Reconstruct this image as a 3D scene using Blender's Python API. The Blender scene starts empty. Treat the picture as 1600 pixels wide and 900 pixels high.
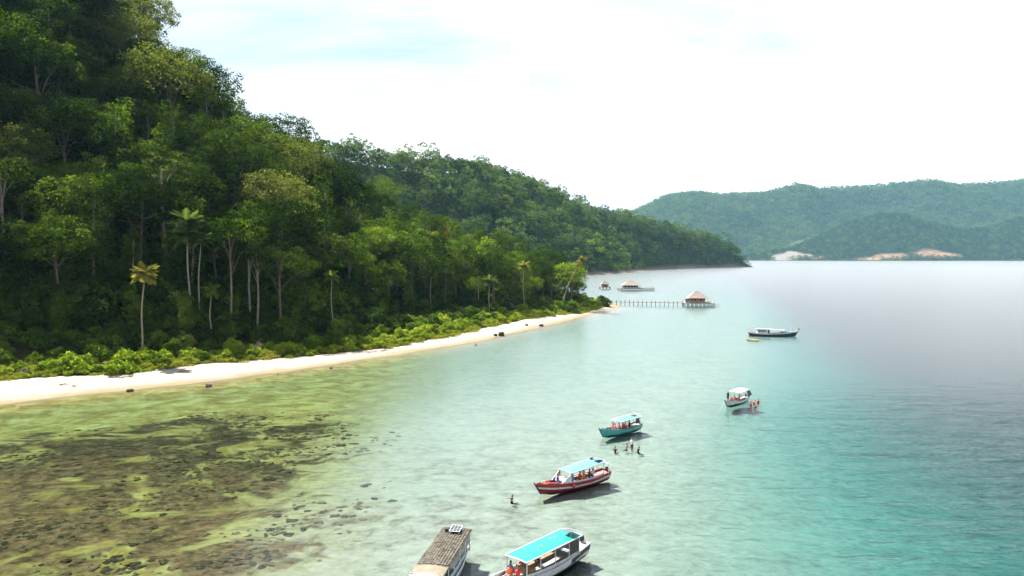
import bpy, math, random
import numpy as np
from mathutils import Vector, Matrix

# ------------------------------------------------------------------ camera, sky, sun, exposure
S = bpy.context.scene
C = S.collection
R = math.radians
cam_d = bpy.data.cameras.new('camera'); cam = bpy.data.objects.new('camera', cam_d); C.objects.link(cam)
cam.location = (0, 0, 25); cam.rotation_euler = (R(90 - 2.507), 0, 0)
cam_d.sensor_width = 36; cam_d.lens = 25.7; cam_d.clip_start = 0.5; cam_d.clip_end = 30000
S.camera = cam
S.view_settings.view_transform = 'Standard'; S.view_settings.look = 'None'
S.view_settings.gamma = 1; S.view_settings.exposure = 1.8; S.view_settings.use_curve_mapping = False
SUN_EL = 53.0
SUN_DIR = Vector((-0.72, 0.69, 0)).normalized()            # towards the sun, on the ground plane
W = bpy.data.worlds.new('World'); S.world = W; W.use_nodes = True
wn, wl = W.node_tree.nodes, W.node_tree.links
wn.clear()
def node(t, typ, **kw):
    n = t.nodes.new(typ)
    for k, v in kw.items():
        if k in n.inputs: n.inputs[k].default_value = v
        else: setattr(n, k, v)
    return n
def L_(t, a, b): t.links.new(a, b)
wt = W.node_tree
sky = node(wt, 'ShaderNodeTexSky', sky_type='NISHITA', sun_disc=False)
sky.sun_elevation = R(SUN_EL); sky.sun_rotation = math.atan2(SUN_DIR.x, SUN_DIR.y)
sky.air_density = 1.0; sky.dust_density = 0.6; sky.ozone_density = 1.0
tc = node(wt, 'ShaderNodeTexCoord')
sep = node(wt, 'ShaderNodeSeparateXYZ'); L_(wt, tc.outputs['Generated'], sep.inputs[0])
zc = node(wt, 'ShaderNodeMath', operation='ADD'); L_(wt, sep.outputs[2], zc.inputs[0]); zc.inputs[1].default_value = 0.18
zm = node(wt, 'ShaderNodeMath', operation='MAXIMUM'); L_(wt, zc.outputs[0], zm.inputs[0]); zm.inputs[1].default_value = 0.12
dv = node(wt, 'ShaderNodeVectorMath', operation='DIVIDE'); L_(wt, tc.outputs['Generated'], dv.inputs[0])
cb = node(wt, 'ShaderNodeCombineXYZ')
for i in range(2): L_(wt, zm.outputs[0], cb.inputs[i])
cb.inputs[2].default_value = 1; L_(wt, cb.outputs[0], dv.inputs[1])
mp = node(wt, 'ShaderNodeMapping'); L_(wt, dv.outputs[0], mp.inputs[0])
mp.inputs['Scale'].default_value = (0.5, 0.75, 0.0); mp.inputs['Location'].default_value = (2.6, 1.6, 0.0)
nz = node(wt, 'ShaderNodeTexNoise'); nz.inputs['Scale'].default_value = 1.1; nz.inputs['Detail'].default_value = 9
nz.inputs['Roughness'].default_value = 0.56; nz.inputs['Distortion'].default_value = 0.35
L_(wt, mp.outputs[0], nz.inputs['Vector'])
el = node(wt, 'ShaderNodeMapRange'); el.inputs['From Min'].default_value = 0.16; el.inputs['From Max'].default_value = 0.75
el.inputs['To Min'].default_value = 0.20; el.inputs['To Max'].default_value = 0.03; L_(wt, sep.outputs[2], el.inputs['Value'])
ad = node(wt, 'ShaderNodeMath', operation='ADD'); L_(wt, nz.outputs[0], ad.inputs[0]); L_(wt, el.outputs[0], ad.inputs[1])
cr = node(wt, 'ShaderNodeValToRGB'); cr.color_ramp.elements[0].position = 0.46; cr.color_ramp.elements[1].position = 0.68
cr.color_ramp.elements[0].color = (0.18, 0.18, 0.18, 1); cr.color_ramp.elements[1].color = (1, 1, 1, 1)
L_(wt, ad.outputs[0], cr.inputs[0])
nz2 = node(wt, 'ShaderNodeTexNoise'); nz2.inputs['Scale'].default_value = 2.3; nz2.inputs['Detail'].default_value = 6
L_(wt, mp.outputs[0], nz2.inputs['Vector'])
cr2 = node(wt, 'ShaderNodeValToRGB'); cr2.color_ramp.elements[0].position = 0.3; cr2.color_ramp.elements[1].position = 0.6
cr2.color_ramp.elements[0].color = (0.60, 0.615, 0.64, 1); cr2.color_ramp.elements[1].color = (1, 1, 1, 1)
L_(wt, nz2.outputs[0], cr2.inputs[0])
cm_ = node(wt, 'ShaderNodeMix', data_type='RGBA', blend_type='MULTIPLY'); cm_.inputs[0].default_value = 1
L_(wt, cr2.outputs[0], cm_.inputs[6]); cm_.inputs[7].default_value = (10.2, 10.35, 10.6, 1)
mx = node(wt, 'ShaderNodeMix', data_type='RGBA')
L_(wt, cr.outputs[0], mx.inputs[0]); L_(wt, sky.outputs[0], mx.inputs[6]); L_(wt, cm_.outputs[2], mx.inputs[7])
bg = node(wt, 'ShaderNodeBackground'); bg.inputs[1].default_value = 0.046
L_(wt, mx.outputs[2], bg.inputs[0])
wo = node(wt, 'ShaderNodeOutputWorld'); L_(wt, bg.outputs[0], wo.inputs[0])
sd = bpy.data.lights.new('sun', 'SUN'); sd.energy = 5.0; sd.angle = R(0.53); sd.color = (1, 0.955, 0.88)
so = bpy.data.objects.new('sun', sd); C.objects.link(so)
toward = Vector((SUN_DIR.x * math.cos(R(SUN_EL)), SUN_DIR.y * math.cos(R(SUN_EL)), math.sin(R(SUN_EL))))
so.rotation_euler = (-toward).to_track_quat('-Z', 'Y').to_euler(); so.location = (-200, 200, 500)
cy = S.cycles
cy.use_denoising = True; cy.denoiser = 'OPENIMAGEDENOISE'; cy.denoising_input_passes = 'RGB_ALBEDO_NORMAL'
cy.max_bounces = 6; cy.diffuse_bounces = 1; cy.glossy_bounces = 2; cy.transmission_bounces = 3
cy.transparent_max_bounces = 12; cy.volume_bounces = 1
cy.sample_clamp_indirect = 3.0; cy.sample_clamp_direct = 5.0; cy.caustics_reflective = False; cy.caustics_refractive = False
cy.use_adaptive_sampling = True; cy.adaptive_threshold = 0.02

# ------------------------------------------------------------------ helpers
rng = np.random.default_rng(7)
random.seed(7)
def tag(o, label, cat=None, group=None, kind=None):
    o['label'] = label
    if cat: o['category'] = cat
    if group: o['group'] = group
    if kind: o['kind'] = kind
    return o
def empty(name, loc=(0, 0, 0), rz=0.0):
    o = bpy.data.objects.new(name, None); C.objects.link(o)
    o.location = loc; o.rotation_euler = (0, 0, rz); o.empty_display_size = 0.3
    return o
def link(name, me, parent=None, coll=True):
    o = bpy.data.objects.new(name, me)
    if coll: C.objects.link(o)
    if parent: o.parent = parent
    return o
def raw_mesh(name, verts, faces, mats, fidx=None, smooth=False, attrs=None):
    me = bpy.data.meshes.new(name)
    me.from_pydata([tuple(v) for v in verts] if not isinstance(verts, np.ndarray) else verts.tolist(), [],
                   faces if not isinstance(faces, np.ndarray) else faces.tolist())
    for m in (mats if isinstance(mats, (list, tuple)) else [mats]): me.materials.append(m)
    if fidx is not None: me.polygons.foreach_set('material_index', np.asarray(fidx, dtype=np.int32))
    if smooth: me.polygons.foreach_set('use_smooth', np.ones(len(me.polygons), dtype=bool))
    for k, (dom, v) in (attrs or {}).items():
        a = me.attributes.new(k, 'FLOAT', dom); a.data.foreach_set('value', np.asarray(v, dtype=np.float32))
    me.update()
    return me
class MB:
    def __init__(s): s.v = []; s.f = []; s.m = []
    def add(s, vs, fs, m=0):
        b = len(s.v); s.v += [tuple(map(float, v)) for v in vs]; s.f += [tuple(b + i for i in f) for f in fs]; s.m += [m] * len(fs)
        return s
    def box(s, c, size, m=0, rot=None, taper=1.0):
        x, y, z = [q / 2 for q in size]
        vs = [Vector((sx * x * (taper if sz > 0 else 1), sy * y * (taper if sz > 0 else 1), sz * z)) for sz in (-1, 1) for sy in (-1, 1) for sx in (-1, 1)]
        if rot is not None: vs = [rot @ v for v in vs]
        vs = [v + Vector(c) for v in vs]
        return s.add(vs, [(0, 2, 3, 1), (4, 5, 7, 6), (0, 1, 5, 4), (2, 6, 7, 3), (0, 4, 6, 2), (1, 3, 7, 5)], m)
    def tube(s, path, rad, n=6, m=0, cap=True):
        P = [Vector(p) for p in path]
        if not hasattr(rad, '__len__'): rad = [rad] * len(P)
        vs = []; up = Vector((0.13, 0.31, 1)).normalized()
        for i, p in enumerate(P):
            d = (P[min(i + 1, len(P) - 1)] - P[max(i - 1, 0)]).normalized()
            a = d.cross(up)
            if a.length < 0.05: a = d.cross(Vector((1, 0, 0)))
            a.normalize(); b = d.cross(a)
            for k in range(n):
                t = 2 * math.pi * k / n
                vs.append(p + a * (math.cos(t) * rad[i]) + b * (math.sin(t) * rad[i]))
        fs = [(i * n + k, i * n + (k + 1) % n, (i + 1) * n + (k + 1) % n, (i + 1) * n + k) for i in range(len(P) - 1) for k in range(n)]
        if cap: fs += [tuple(range(n))[::-1], tuple((len(P) - 1) * n + k for k in range(n))]
        return s.add(vs, fs, m)
    def loft(s, rings, m=0, closed=False, cap0=False, cap1=False):
        n = len(rings[0]); vs = [v for r in rings for v in r]
        kk = n if closed else n - 1
        fs = [(i * n + k, i * n + (k + 1) % n, (i + 1) * n + (k + 1) % n, (i + 1) * n + k) for i in range(len(rings) - 1) for k in range(kk)]
        if cap0: fs.append(tuple(range(n))[::-1])
        if cap1: fs.append(tuple((len(rings) - 1) * n + k for k in range(n)))
        return s.add(vs, fs, m)
    def build(s, name, mats, parent=None, smooth=False):
        me = raw_mesh(name, s.v, s.f, mats, s.m, smooth)
        return link(name, me, parent)

# ------------------------------------------------------------------ materials
def new_mat(name):
    m = bpy.data.materials.new(name); m.use_nodes = True; m.node_tree.nodes.clear()
    return m, m.node_tree
def paint(name, col, rough=0.5, var=0.12, scale=3.0, spec=0.4, bump=0.0, bscale=20.0, metallic=0.0):
    m, t = new_mat(name)
    b = node(t, 'ShaderNodeBsdfPrincipled'); b.inputs['Roughness'].default_value = rough
    b.inputs['Specular IOR Level'].default_value = spec; b.inputs['Metallic'].default_value = metallic
    tc = node(t, 'ShaderNodeTexCoord'); n = node(t, 'ShaderNodeTexNoise', Scale=scale, Detail=5.0, Roughness=0.6)
    L_(t, tc.outputs['Object'], n.inputs['Vector'])
    r = node(t, 'ShaderNodeValToRGB'); r.color_ramp.elements[0].position = 0.3; r.color_ramp.elements[1].position = 0.7
    lo = [c * (1 - var) for c in col]; hi = [min(1, c * (1 + var)) for c in col]
    r.color_ramp.elements[0].color = (*lo, 1); r.color_ramp.elements[1].color = (*hi, 1)
    L_(t, n.outputs[0], r.inputs[0]); L_(t, r.outputs[0], b.inputs['Base Color'])
    if bump:
        n2 = node(t, 'ShaderNodeTexNoise', Scale=bscale, Detail=4.0); L_(t, tc.outputs['Object'], n2.inputs['Vector'])
        bp = node(t, 'ShaderNodeBump'); bp.inputs['Strength'].default_value = bump; bp.inputs['Distance'].default_value = 0.05
        L_(t, n2.outputs[0], bp.inputs['Height']); L_(t, bp.outputs[0], b.inputs['Normal'])
    o = node(t, 'ShaderNodeOutputMaterial'); L_(t, b.outputs[0], o.inputs[0])
    return m
def leaf_mat(name, dark, mid, light, trans=0.48, gloss=0.0):
    m, t = new_mat(name)
    oi = node(t, 'ShaderNodeObjectInfo'); at = node(t, 'ShaderNodeAttribute', attribute_name='tint')
    a = node(t, 'ShaderNodeMath', operation='MULTIPLY_ADD'); L_(t, oi.outputs['Random'], a.inputs[0]); a.inputs[1].default_value = 0.55
    b = node(t, 'ShaderNodeMath', operation='MULTIPLY'); L_(t, at.outputs['Fac'], b.inputs[0]); b.inputs[1].default_value = 0.45
    L_(t, b.outputs[0], a.inputs[2])
    r = node(t, 'ShaderNodeValToRGB'); e = r.color_ramp.elements
    e[0].position = 0.12; e[0].color = (*dark, 1); e[1].position = 0.9; e[1].color = (*light, 1)
    q = e.new(0.5); q.color = (*mid, 1)
    L_(t, a.outputs[0], r.inputs[0])
    d = node(t, 'ShaderNodeBsdfDiffuse'); tr = node(t, 'ShaderNodeBsdfTranslucent'); g = node(t, 'ShaderNodeBsdfGlossy'); g.inputs['Roughness'].default_value = 0.42
    L_(t, r.outputs[0], d.inputs[0])
    mu = node(t, 'ShaderNodeMix', data_type='RGBA', blend_type='MULTIPLY'); mu.inputs[0].default_value = 1
    L_(t, r.outputs[0], mu.inputs[6]); mu.inputs[7].default_value = (1.5, 1.6, 0.7, 1); L_(t, mu.outputs[2], tr.inputs[0])
    m1 = node(t, 'ShaderNodeMixShader'); m1.inputs[0].default_value = trans; L_(t, d.outputs[0], m1.inputs[1]); L_(t, tr.outputs[0], m1.inputs[2])
    m2 = node(t, 'ShaderNodeMixShader'); m2.inputs[0].default_value = gloss; L_(t, m1.outputs[0], m2.inputs[1]); L_(t, g.outputs[0], m2.inputs[2])
    o = node(t, 'ShaderNodeOutputMaterial'); L_(t, m2.outputs[0], o.inputs[0])
    return m
LEAF = {
 'dark': leaf_mat('leaf_dark', (0.009, 0.019, 0.005), (0.018, 0.035, 0.008), (0.054, 0.084, 0.016), 0.38),
 'mid': leaf_mat('leaf_mid', (0.015, 0.030, 0.007), (0.036, 0.064, 0.011), (0.120, 0.172, 0.028), 0.42),
 'bright': leaf_mat('leaf_bright', (0.036, 0.064, 0.010), (0.074, 0.122, 0.016), (0.165, 0.225, 0.034)),
 'olive': leaf_mat('leaf_olive', (0.045, 0.060, 0.018), (0.080, 0.098, 0.028), (0.135, 0.145, 0.048)),
 'rust': leaf_mat('leaf_rust', (0.085, 0.058, 0.016), (0.150, 0.100, 0.022), (0.220, 0.140, 0.034)),
 'shrub': leaf_mat('leaf_shrub', (0.085, 0.130, 0.016), (0.180, 0.245, 0.026), (0.270, 0.305, 0.046), 0.55),
 'palm': leaf_mat('leaf_palm', (0.032, 0.062, 0.022), (0.065, 0.105, 0.030), (0.115, 0.150, 0.050), 0.4),
 'palm_dry': leaf_mat('leaf_palm_dry', (0.100, 0.095, 0.022), (0.180, 0.165, 0.042), (0.270, 0.245, 0.080), 0.4),
 'twig': leaf_mat('twig_grey', (0.16, 0.13, 0.10), (0.22, 0.18, 0.14), (0.30, 0.25, 0.19), 0.05),
 'creeper': leaf_mat('leaf_creeper', (0.105, 0.130, 0.020), (0.180, 0.205, 0.028), (0.250, 0.220, 0.050), 0.55),
 'far': leaf_mat('leaf_far', (0.026, 0.054, 0.018), (0.060, 0.100, 0.030), (0.125, 0.160, 0.050), 0.4),
}
BARK = paint('bark_pale', (0.185, 0.165, 0.135), 0.9, 0.3, 1.2, 0.1, 0.5, 6)
BARK_D = paint('bark_dark', (0.11, 0.09, 0.07), 0.9, 0.3, 1.2, 0.1, 0.5, 6)
BARK_P = paint('bark_palm', (0.26, 0.22, 0.17), 0.9, 0.25, 2.5, 0.1, 0.4, 9)

# ------------------------------------------------------------------ lie of the land
def vnoise(x, y, scale, seed):                       # smooth value noise on the ground plane
    r = np.random.default_rng(seed).random((64, 64))
    u, v = np.asarray(x) / scale, np.asarray(y) / scale
    i, j = np.floor(u).astype(int), np.floor(v).astype(int); fu, fv = u - i, v - j
    fu = fu * fu * (3 - 2 * fu); fv = fv * fv * (3 - 2 * fv)
    g = lambda a, b: r[a % 64, b % 64]
    return (g(i, j) * (1 - fu) + g(i + 1, j) * fu) * (1 - fv) + (g(i, j + 1) * (1 - fu) + g(i + 1, j + 1) * fu) * fv
def fbm(x, y, scale, seed, o=4): return sum(vnoise(x, y, scale / 2 ** k, seed + k) / 2 ** k for k in range(o)) / (2 - 2 ** (1 - o)) - 0.5
def poly(P, line):
    """distance, signed side (left of travel > 0) and interpolated third value of a polyline"""
    P = np.atleast_2d(np.asarray(P, float)); line = np.asarray(line, float)
    best = np.full(len(P), 1e18); sgn = np.ones(len(P)); val = np.zeros(len(P))
    for a, b in zip(line[:-1], line[1:]):
        ab = b[:2] - a[:2]; w = P - a[:2]; t = np.clip((w @ ab) / (ab @ ab), 0, 1)
        q = w - t[:, None] * ab; d = np.hypot(q[:, 0], q[:, 1])
        c = ab[0] * w[:, 1] - ab[1] * w[:, 0]
        k = d < best - 1e-9
        best[k] = d[k]; sgn[k] = np.where(c[k] >= 0, 1, -1)
        if line.shape[1] > 2: val[k] = (a[2] + (b[2] - a[2]) * t)[k]
    return best, sgn, val
def sstep(a, b, x): t = np.clip((x - a) / (b - a), 0, 1); return t * t * (3 - 2 * t)
SHORE = [(-330, -60), (-215, 20), (-160, 60), (-125, 88), (-95.1, 113.3), (-86.3, 122.2), (-76, 132.6), (-59.7, 144.1), (-43.4, 164.3), (-31.9, 181.1),
         (-11.1, 210.8), (11.4, 258.9), (32.3, 306.5), (47, 340), (53, 356), (55, 370), (52, 386), (38, 410), (8, 440), (-60, 480), (-150, 540), (-260, 620)]
VEG = [(-345, -35), (-235, 50), (-175, 86), (-140, 110), (-110.5, 131.9), (-98.8, 140.2), (-89.3, 144.8), (-79.1, 149.6), (-67.6, 163.3), (-53.2, 172.8),
       (-33.9, 192.7), (-19.4, 221.2), (-6.8, 252), (10, 289), (31, 319), (41, 345), (46, 360), (47, 372), (43, 384), (32, 402), (3, 432), (-66, 472), (-156, 532), (-266, 612)]
RIDGE = [(-420, 250, 250), (-300, 300, 220), (-240, 318, 182), (-196, 326, 140), (-172, 336, 104), (-156, 350, 74), (-140, 372, 54), (-112, 398, 38), (-84, 402, 34), (-56, 402, 29), (-7, 402, 14), (25, 386, 6), (42, 374, 1)]
REEF = [(-30, -80), (-6, 0), (4, 40), (10, 60), (17, 80), (30, 119), (58, 178), (110, 330), (190, 600), (330, 1000), (700, 1600), (1500, 2500)]
def beach_z(s): return np.where(s > 0, np.minimum(0.065 * s, 0.55 + 0.03 * s), 0.06 * s)
def near_h(x, y):
    P = np.column_stack([x, y]); d, sg, _ = poly(P, SHORE); s = d * sg
    dv, vg, _ = poly(P, VEG); v = dv * vg
    r, _, zr = poly(P, RIDGE)
    s2 = np.maximum(0, v - 14); u = s2 / (s2 + r + 1e-6)
    h = beach_z(s) + np.clip(0.15 * v, -0.35, 0.25) + 0.05 * np.clip(v, 0, 40)
    g = 0.35 * u + 0.65 * u * u * (3 - 2 * u)
    return h + zr * g * (1 + 0.0 * u) + 9 * fbm(x, y, 70, 11) * sstep(0.05, 0.4, u) * np.clip(zr / 60, 0.15, 1), s, v, u
def seabed_z(x, y):
    P = np.column_stack([x, y]); d, sg, _ = poly(P, SHORE); o = -d * sg
    e, eg, _ = poly(P, REEF); e = -e * eg
    z = -0.045 * np.clip(o, -40, 10) - 0.14 * np.exp(-np.clip(o, 0, 50) / 1.2) - 0.0010 * np.clip(o - 10, 0, 110)
    z = -0.6 * 0 - np.where(o > 0, 0, 1.2) + np.where(o > 0, z, 0)
    z = z - 4.2 * sstep(-6, 48, e) - 3.0 * sstep(14, 75, e)
    z = z + 0.12 * fbm(x, y, 9, 31) * sstep(5, 20, o)
    return z, o, e
# ------------------------------------------------------------------ the setting
def sheet(name, xs, ys, zf, mat, keep=None, attrs=None, smooth=True):
    X, Y = np.meshgrid(xs, ys); x, y = X.ravel(), Y.ravel(); z = zf(x, y)
    nx, ny = len(xs), len(ys)
    i = np.arange(nx * ny).reshape(ny, nx)
    F = np.column_stack([i[:-1, :-1].ravel(), i[:-1, 1:].ravel(), i[1:, 1:].ravel(), i[1:, :-1].ravel()])
    A = {k: ('POINT', f(x, y)) for k, f in (attrs or {}).items()}
    if keep is not None:
        k = keep(x, y); F = F[k[F].any(axis=1)]
        used = np.unique(F); rem = -np.ones(nx * ny, int); rem[used] = np.arange(len(used))
        F = rem[F]; x, y, z = x[used], y[used], z[used]; A = {q: (d, v[used]) for q, (d, v) in A.items()}
    me = raw_mesh(name, np.column_stack([x, y, z]), F, mat, None, smooth, A)
    o = link(name, me); o['kind'] = 'structure'
    return o
# --- seabed: reef, algae and sand under the water
def seabed_mat():
    m, t = new_mat('seabed_reef_and_sand')
    g = node(t, 'ShaderNodeNewGeometry')
    def ns(scale, detail=6.0, rough=0.6, dist=0.0, vec=None):
        n = node(t, 'ShaderNodeTexNoise', Scale=scale, Detail=detail, Roughness=rough, Distortion=dist)
        L_(t, (vec or g.outputs['Position']), n.inputs['Vector']); return n.outputs[0]
    def ramp(f, a, b, ca=(0, 0, 0), cb=(1, 1, 1)):
        r = node(t, 'ShaderNodeValToRGB'); r.color_ramp.elements[0].position = a; r.color_ramp.elements[1].position = b
        r.color_ramp.elements[0].color = (*ca, 1); r.color_ramp.elements[1].color = (*cb, 1); L_(t, f, r.inputs[0]); return r.outputs[0]
    def mix(f, a, b):
        n = node(t, 'ShaderNodeMix', data_type='RGBA'); L_(t, f, n.inputs[0])
        for s, v in ((6, a), (7, b)):
            if isinstance(v, tuple): n.inputs[s].default_value = (*v, 1)
            else: L_(t, v, n.inputs[s])
        return n.outputs[2]
    def math_(op, a, b, clamp=False):
        n = node(t, 'ShaderNodeMath', operation=op, use_clamp=clamp)
        for s, v in ((0, a), (1, b)):
            if isinstance(v, (int, float)): n.inputs[s].default_value = v
            else: L_(t, v, n.inputs[s])
        return n.outputs[0]
    at = lambda k: node(t, 'ShaderNodeAttribute', attribute_name=k).outputs['Fac']
    st = node(t, 'ShaderNodeMapping'); st.inputs['Scale'].default_value = (0.8, 1.0, 1.0); st.inputs['Rotation'].default_value = (0, 0, R(-20))
    L_(t, g.outputs['Position'], st.inputs[0]); sv = st.outputs[0]
    fine = ns(1.1, 7.0, 0.72, 0.3, sv); mid = ns(0.32, 6.0, 0.6, 0.6, sv); big = ns(0.13, 8.0, 0.62, 1.0, sv)
    sand = mix(ramp(fine, 0.30, 0.72), (0.19, 0.18, 0.145), (0.30, 0.285, 0.23))
    rubble = mix(ramp(fine, 0.38, 0.62), (0.07, 0.062, 0.047), (0.23, 0.20, 0.155))
    sandy = mix(math_('MULTIPLY', ramp(mid, 0.44, 0.60), at('rubble')), sand, rubble)
    algae = mix(ramp(fine, 0.34, 0.66), (0.090, 0.066, 0.016), (0.235, 0.178, 0.050))
    algae = mix(ramp(mid, 0.42, 0.7), algae, (0.31, 0.285, 0.105))
    shallow = mix(at('olive'), sandy, algae)
    reefc = mix(ramp(fine, 0.36, 0.64), (0.007, 0.006, 0.004), (0.075, 0.055, 0.028))
    brown = mix(ramp(fine, 0.36, 0.68), (0.022, 0.016, 0.009), (0.175, 0.110, 0.052))
    str_ = ns(0.55, 8.0, 0.62, 1.2, sv)
    reefc = mix(ramp(math_('ADD', math_('MULTIPLY', str_, 0.8), math_('MULTIPLY', at('brown'), 0.22)), 0.44, 0.58), reefc, brown)
    th = math_('ADD', math_('ADD', math_('ADD', math_('MULTIPLY', big, 0.62), math_('MULTIPLY', mid, 0.28)), math_('MULTIPLY', fine, 0.10)), math_('MULTIPLY', math_('SUBTRACT', at('reef'), 0.5), 0.42))
    col = mix(ramp(th, 0.485, 0.545), shallow, reefc)
    b = node(t, 'ShaderNodeBsdfPrincipled'); b.inputs['Roughness'].default_value = 0.95; b.inputs['Specular IOR Level'].default_value = 0.0
    L_(t, col, b.inputs['Base Color'])
    bp = node(t, 'ShaderNodeBump'); bp.inputs['Strength'].default_value = 0.8; bp.inputs['Distance'].default_value = 0.25
    L_(t, fine, bp.inputs['Height']); L_(t, bp.outputs[0], b.inputs['Normal'])
    o = node(t, 'ShaderNodeOutputMaterial'); L_(t, b.outputs[0], o.inputs[0])
    return m
def far_axis(a, lo, hi): return np.concatenate([lo, a, hi])
xs = far_axis(np.arange(-200, 130, 2.0), [-9000, -3000, -1000, -500, -320, -250], [135, 145, 160, 190, 240, 320, 450, 700, 1200, 2500, 5000, 9000])
ys = far_axis(np.arange(-10, 400, 2.0), [-400, -120, -50], [405, 420, 450, 500, 600, 800, 1100, 1600, 2500, 4000, 9000])
def olive(x, y): return sstep(-6, -34, x + 6 * fbm(x, y, 20, 3)) * sstep(300, 190, y)
def reefm(x, y):
    P = np.column_stack([x, y]); d, sg, _ = poly(P, SHORE); o = -d * sg
    return np.clip(sstep(9, -36, x + 0.06 * (y - 60) + 16 * fbm(x, y, 22, 5)) * sstep(15, 34, o + 12 * fbm(x, y, 14, 9)) * sstep(138, 100, y + 14 * fbm(x, y, 20, 15)), 0, 1) * 0.62
seabed = sheet('seabed', xs, ys, lambda x, y: seabed_z(x, y)[0], seabed_mat(), None,
               {'olive': olive, 'reef': reefm, 'brown': lambda x, y: sstep(92, 62, y + 0.25 * x),
                'rubble': lambda x, y: 0.30 + 0.65 * sstep(110, 62, y) * sstep(14, -8, x)})
seabed['label'] = 'shallow seabed of dark reef, olive algae and pale sand'
# --- beach
def beach_mat():
    m, t = new_mat('white_coral_sand')
    g = node(t, 'ShaderNodeNewGeometry'); w = node(t, 'ShaderNodeAttribute', attribute_name='wet')
    n = node(t, 'ShaderNodeTexNoise', Scale=0.9, Detail=8.0, Roughness=0.65); L_(t, g.outputs['Position'], n.inputs['Vector'])
    n2 = node(t, 'ShaderNodeTexNoise', Scale=0.16, Detail=5.0); L_(t, g.outputs['Position'], n2.inputs['Vector'])
    r = node(t, 'ShaderNodeValToRGB'); r.color_ramp.elements[0].position = 0.3; r.color_ramp.elements[1].position = 0.62
    r.color_ramp.elements[0].color = (0.21, 0.185, 0.145, 1); r.color_ramp.elements[1].color = (0.36, 0.325, 0.275, 1); L_(t, n.outputs[0], r.inputs[0])
    a = node(t, 'ShaderNodeMath', operation='MULTIPLY_ADD'); L_(t, n2.outputs[0], a.inputs[0]); a.inputs[1].default_value = 0.9; a.inputs[2].default_value = -0.45
    b_ = node(t, 'ShaderNodeMath', operation='ADD', use_clamp=True); L_(t, a.outputs[0], b_.inputs[0]); L_(t, w.outputs['Fac'], b_.inputs[1])
    mx_ = node(t, 'ShaderNodeMix', data_type='RGBA'); L_(t, b_.outputs[0], mx_.inputs[0]); L_(t, r.outputs[0], mx_.inputs[6]); mx_.inputs[7].default_value = (0.20, 0.155, 0.095, 1)
    lt = node(t, 'ShaderNodeTexNoise', Scale=2.6, Detail=6.0, Roughness=0.7); L_(t, g.outputs['Position'], lt.inputs['Vector'])
    lr = node(t, 'ShaderNodeValToRGB'); lr.color_ramp.elements[0].position = 0.60; lr.color_ramp.elements[1].position = 0.66; L_(t, lt.outputs[0], lr.inputs[0])
    li = node(t, 'ShaderNodeAttribute', attribute_name='litter'); lm = node(t, 'ShaderNodeMath', operation='MULTIPLY'); L_(t, lr.outputs[0], lm.inputs[0]); L_(t, li.outputs['Fac'], lm.inputs[1])
    m3 = node(t, 'ShaderNodeMix', data_type='RGBA'); L_(t, lm.outputs[0], m3.inputs[0]); L_(t, mx_.outputs[2], m3.inputs[6]); m3.inputs[7].default_value = (0.13, 0.09, 0.05, 1)
    b = node(t, 'ShaderNodeBsdfPrincipled'); b.inputs['Roughness'].default_value = 0.95; b.inputs['Specular IOR Level'].default_value = 0.05
    L_(t, m3.outputs[2], b.inputs['Base Color'])
    bp = node(t, 'ShaderNodeBump'); bp.inputs['Strength'].default_value = 0.5; bp.inputs['Distance'].default_value = 0.15
    L_(t, n.outputs[0], bp.inputs['Height']); L_(t, bp.outputs[0], b.inputs['Normal'])
    o = node(t, 'ShaderNodeOutputMaterial'); L_(t, b.outputs[0], o.inputs[0])
    return m
def resample(line, step):
    line = np.asarray(line, float)[:, :2]; seg = np.hypot(*np.diff(line, axis=0).T); cum = np.concatenate([[0], np.cumsum(seg)])
    t = np.arange(0, cum[-1], step); return np.column_stack([np.interp(t, cum, line[:, k]) for k in (0, 1)])
sp = resample(SHORE, 1.5)
ker = np.ones(13) / 13; pad = np.pad(sp, ((6, 6), (0, 0)), 'edge')
sp = np.column_stack([np.convolve(pad[:, k], ker, 'valid') for k in (0, 1)])
nrm = np.gradient(sp, axis=0); nrm = np.column_stack([-nrm[:, 1], nrm[:, 0]]); nrm /= np.hypot(*nrm.T)[:, None]
offs = np.concatenate([[-5.5, -4, -3, -2, -1.2, -0.5, 0], np.arange(1, 34, 1.5)])
V = []; wet = []; lit = []
for s in offs:
    p = sp + nrm * s; z = beach_z(np.full(len(p), s)) + (0.10 * fbm(p[:, 0], p[:, 1], 6, 41) * min(1, max(0, s) / 3)) + 0.24 * fbm(p[:, 0], p[:, 1], 9, 43)
    if s < -1: z = z - 0.12 * (-1 - s)
    V.append(np.column_stack([p, z])); wet.append(sstep(6.0, 0.6, s + 3.5 * fbm(p[:, 0], p[:, 1], 9, 47)))
    dv_, vg_, _ = poly(p, VEG); lit.append(np.exp(-np.abs(dv_) / 2.2) * 0.9 + 0.75 * np.exp(-np.abs(s - 6 - 5 * fbm(p[:, 0], p[:, 1], 16, 53)) / 0.7) * (vnoise(p[:, 0], p[:, 1], 9, 51) > 0.4))
n_ = len(sp); V = np.concatenate(V); i = np.arange(len(V)).reshape(len(offs), n_)
F = np.column_stack([i[:-1, 1:].ravel(), i[1:, 1:].ravel(), i[1:, :-1].ravel(), i[:-1, :-1].ravel()])
F = F[:, ::-1]
beach = link('beach', raw_mesh('beach', V, F, beach_mat(), None, True, {'wet': ('POINT', np.concatenate(wet)), 'litter': ('POINT', np.concatenate(lit))}))
tag(beach, 'narrow white sand beach curving below the forest', kind='structure')
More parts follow.
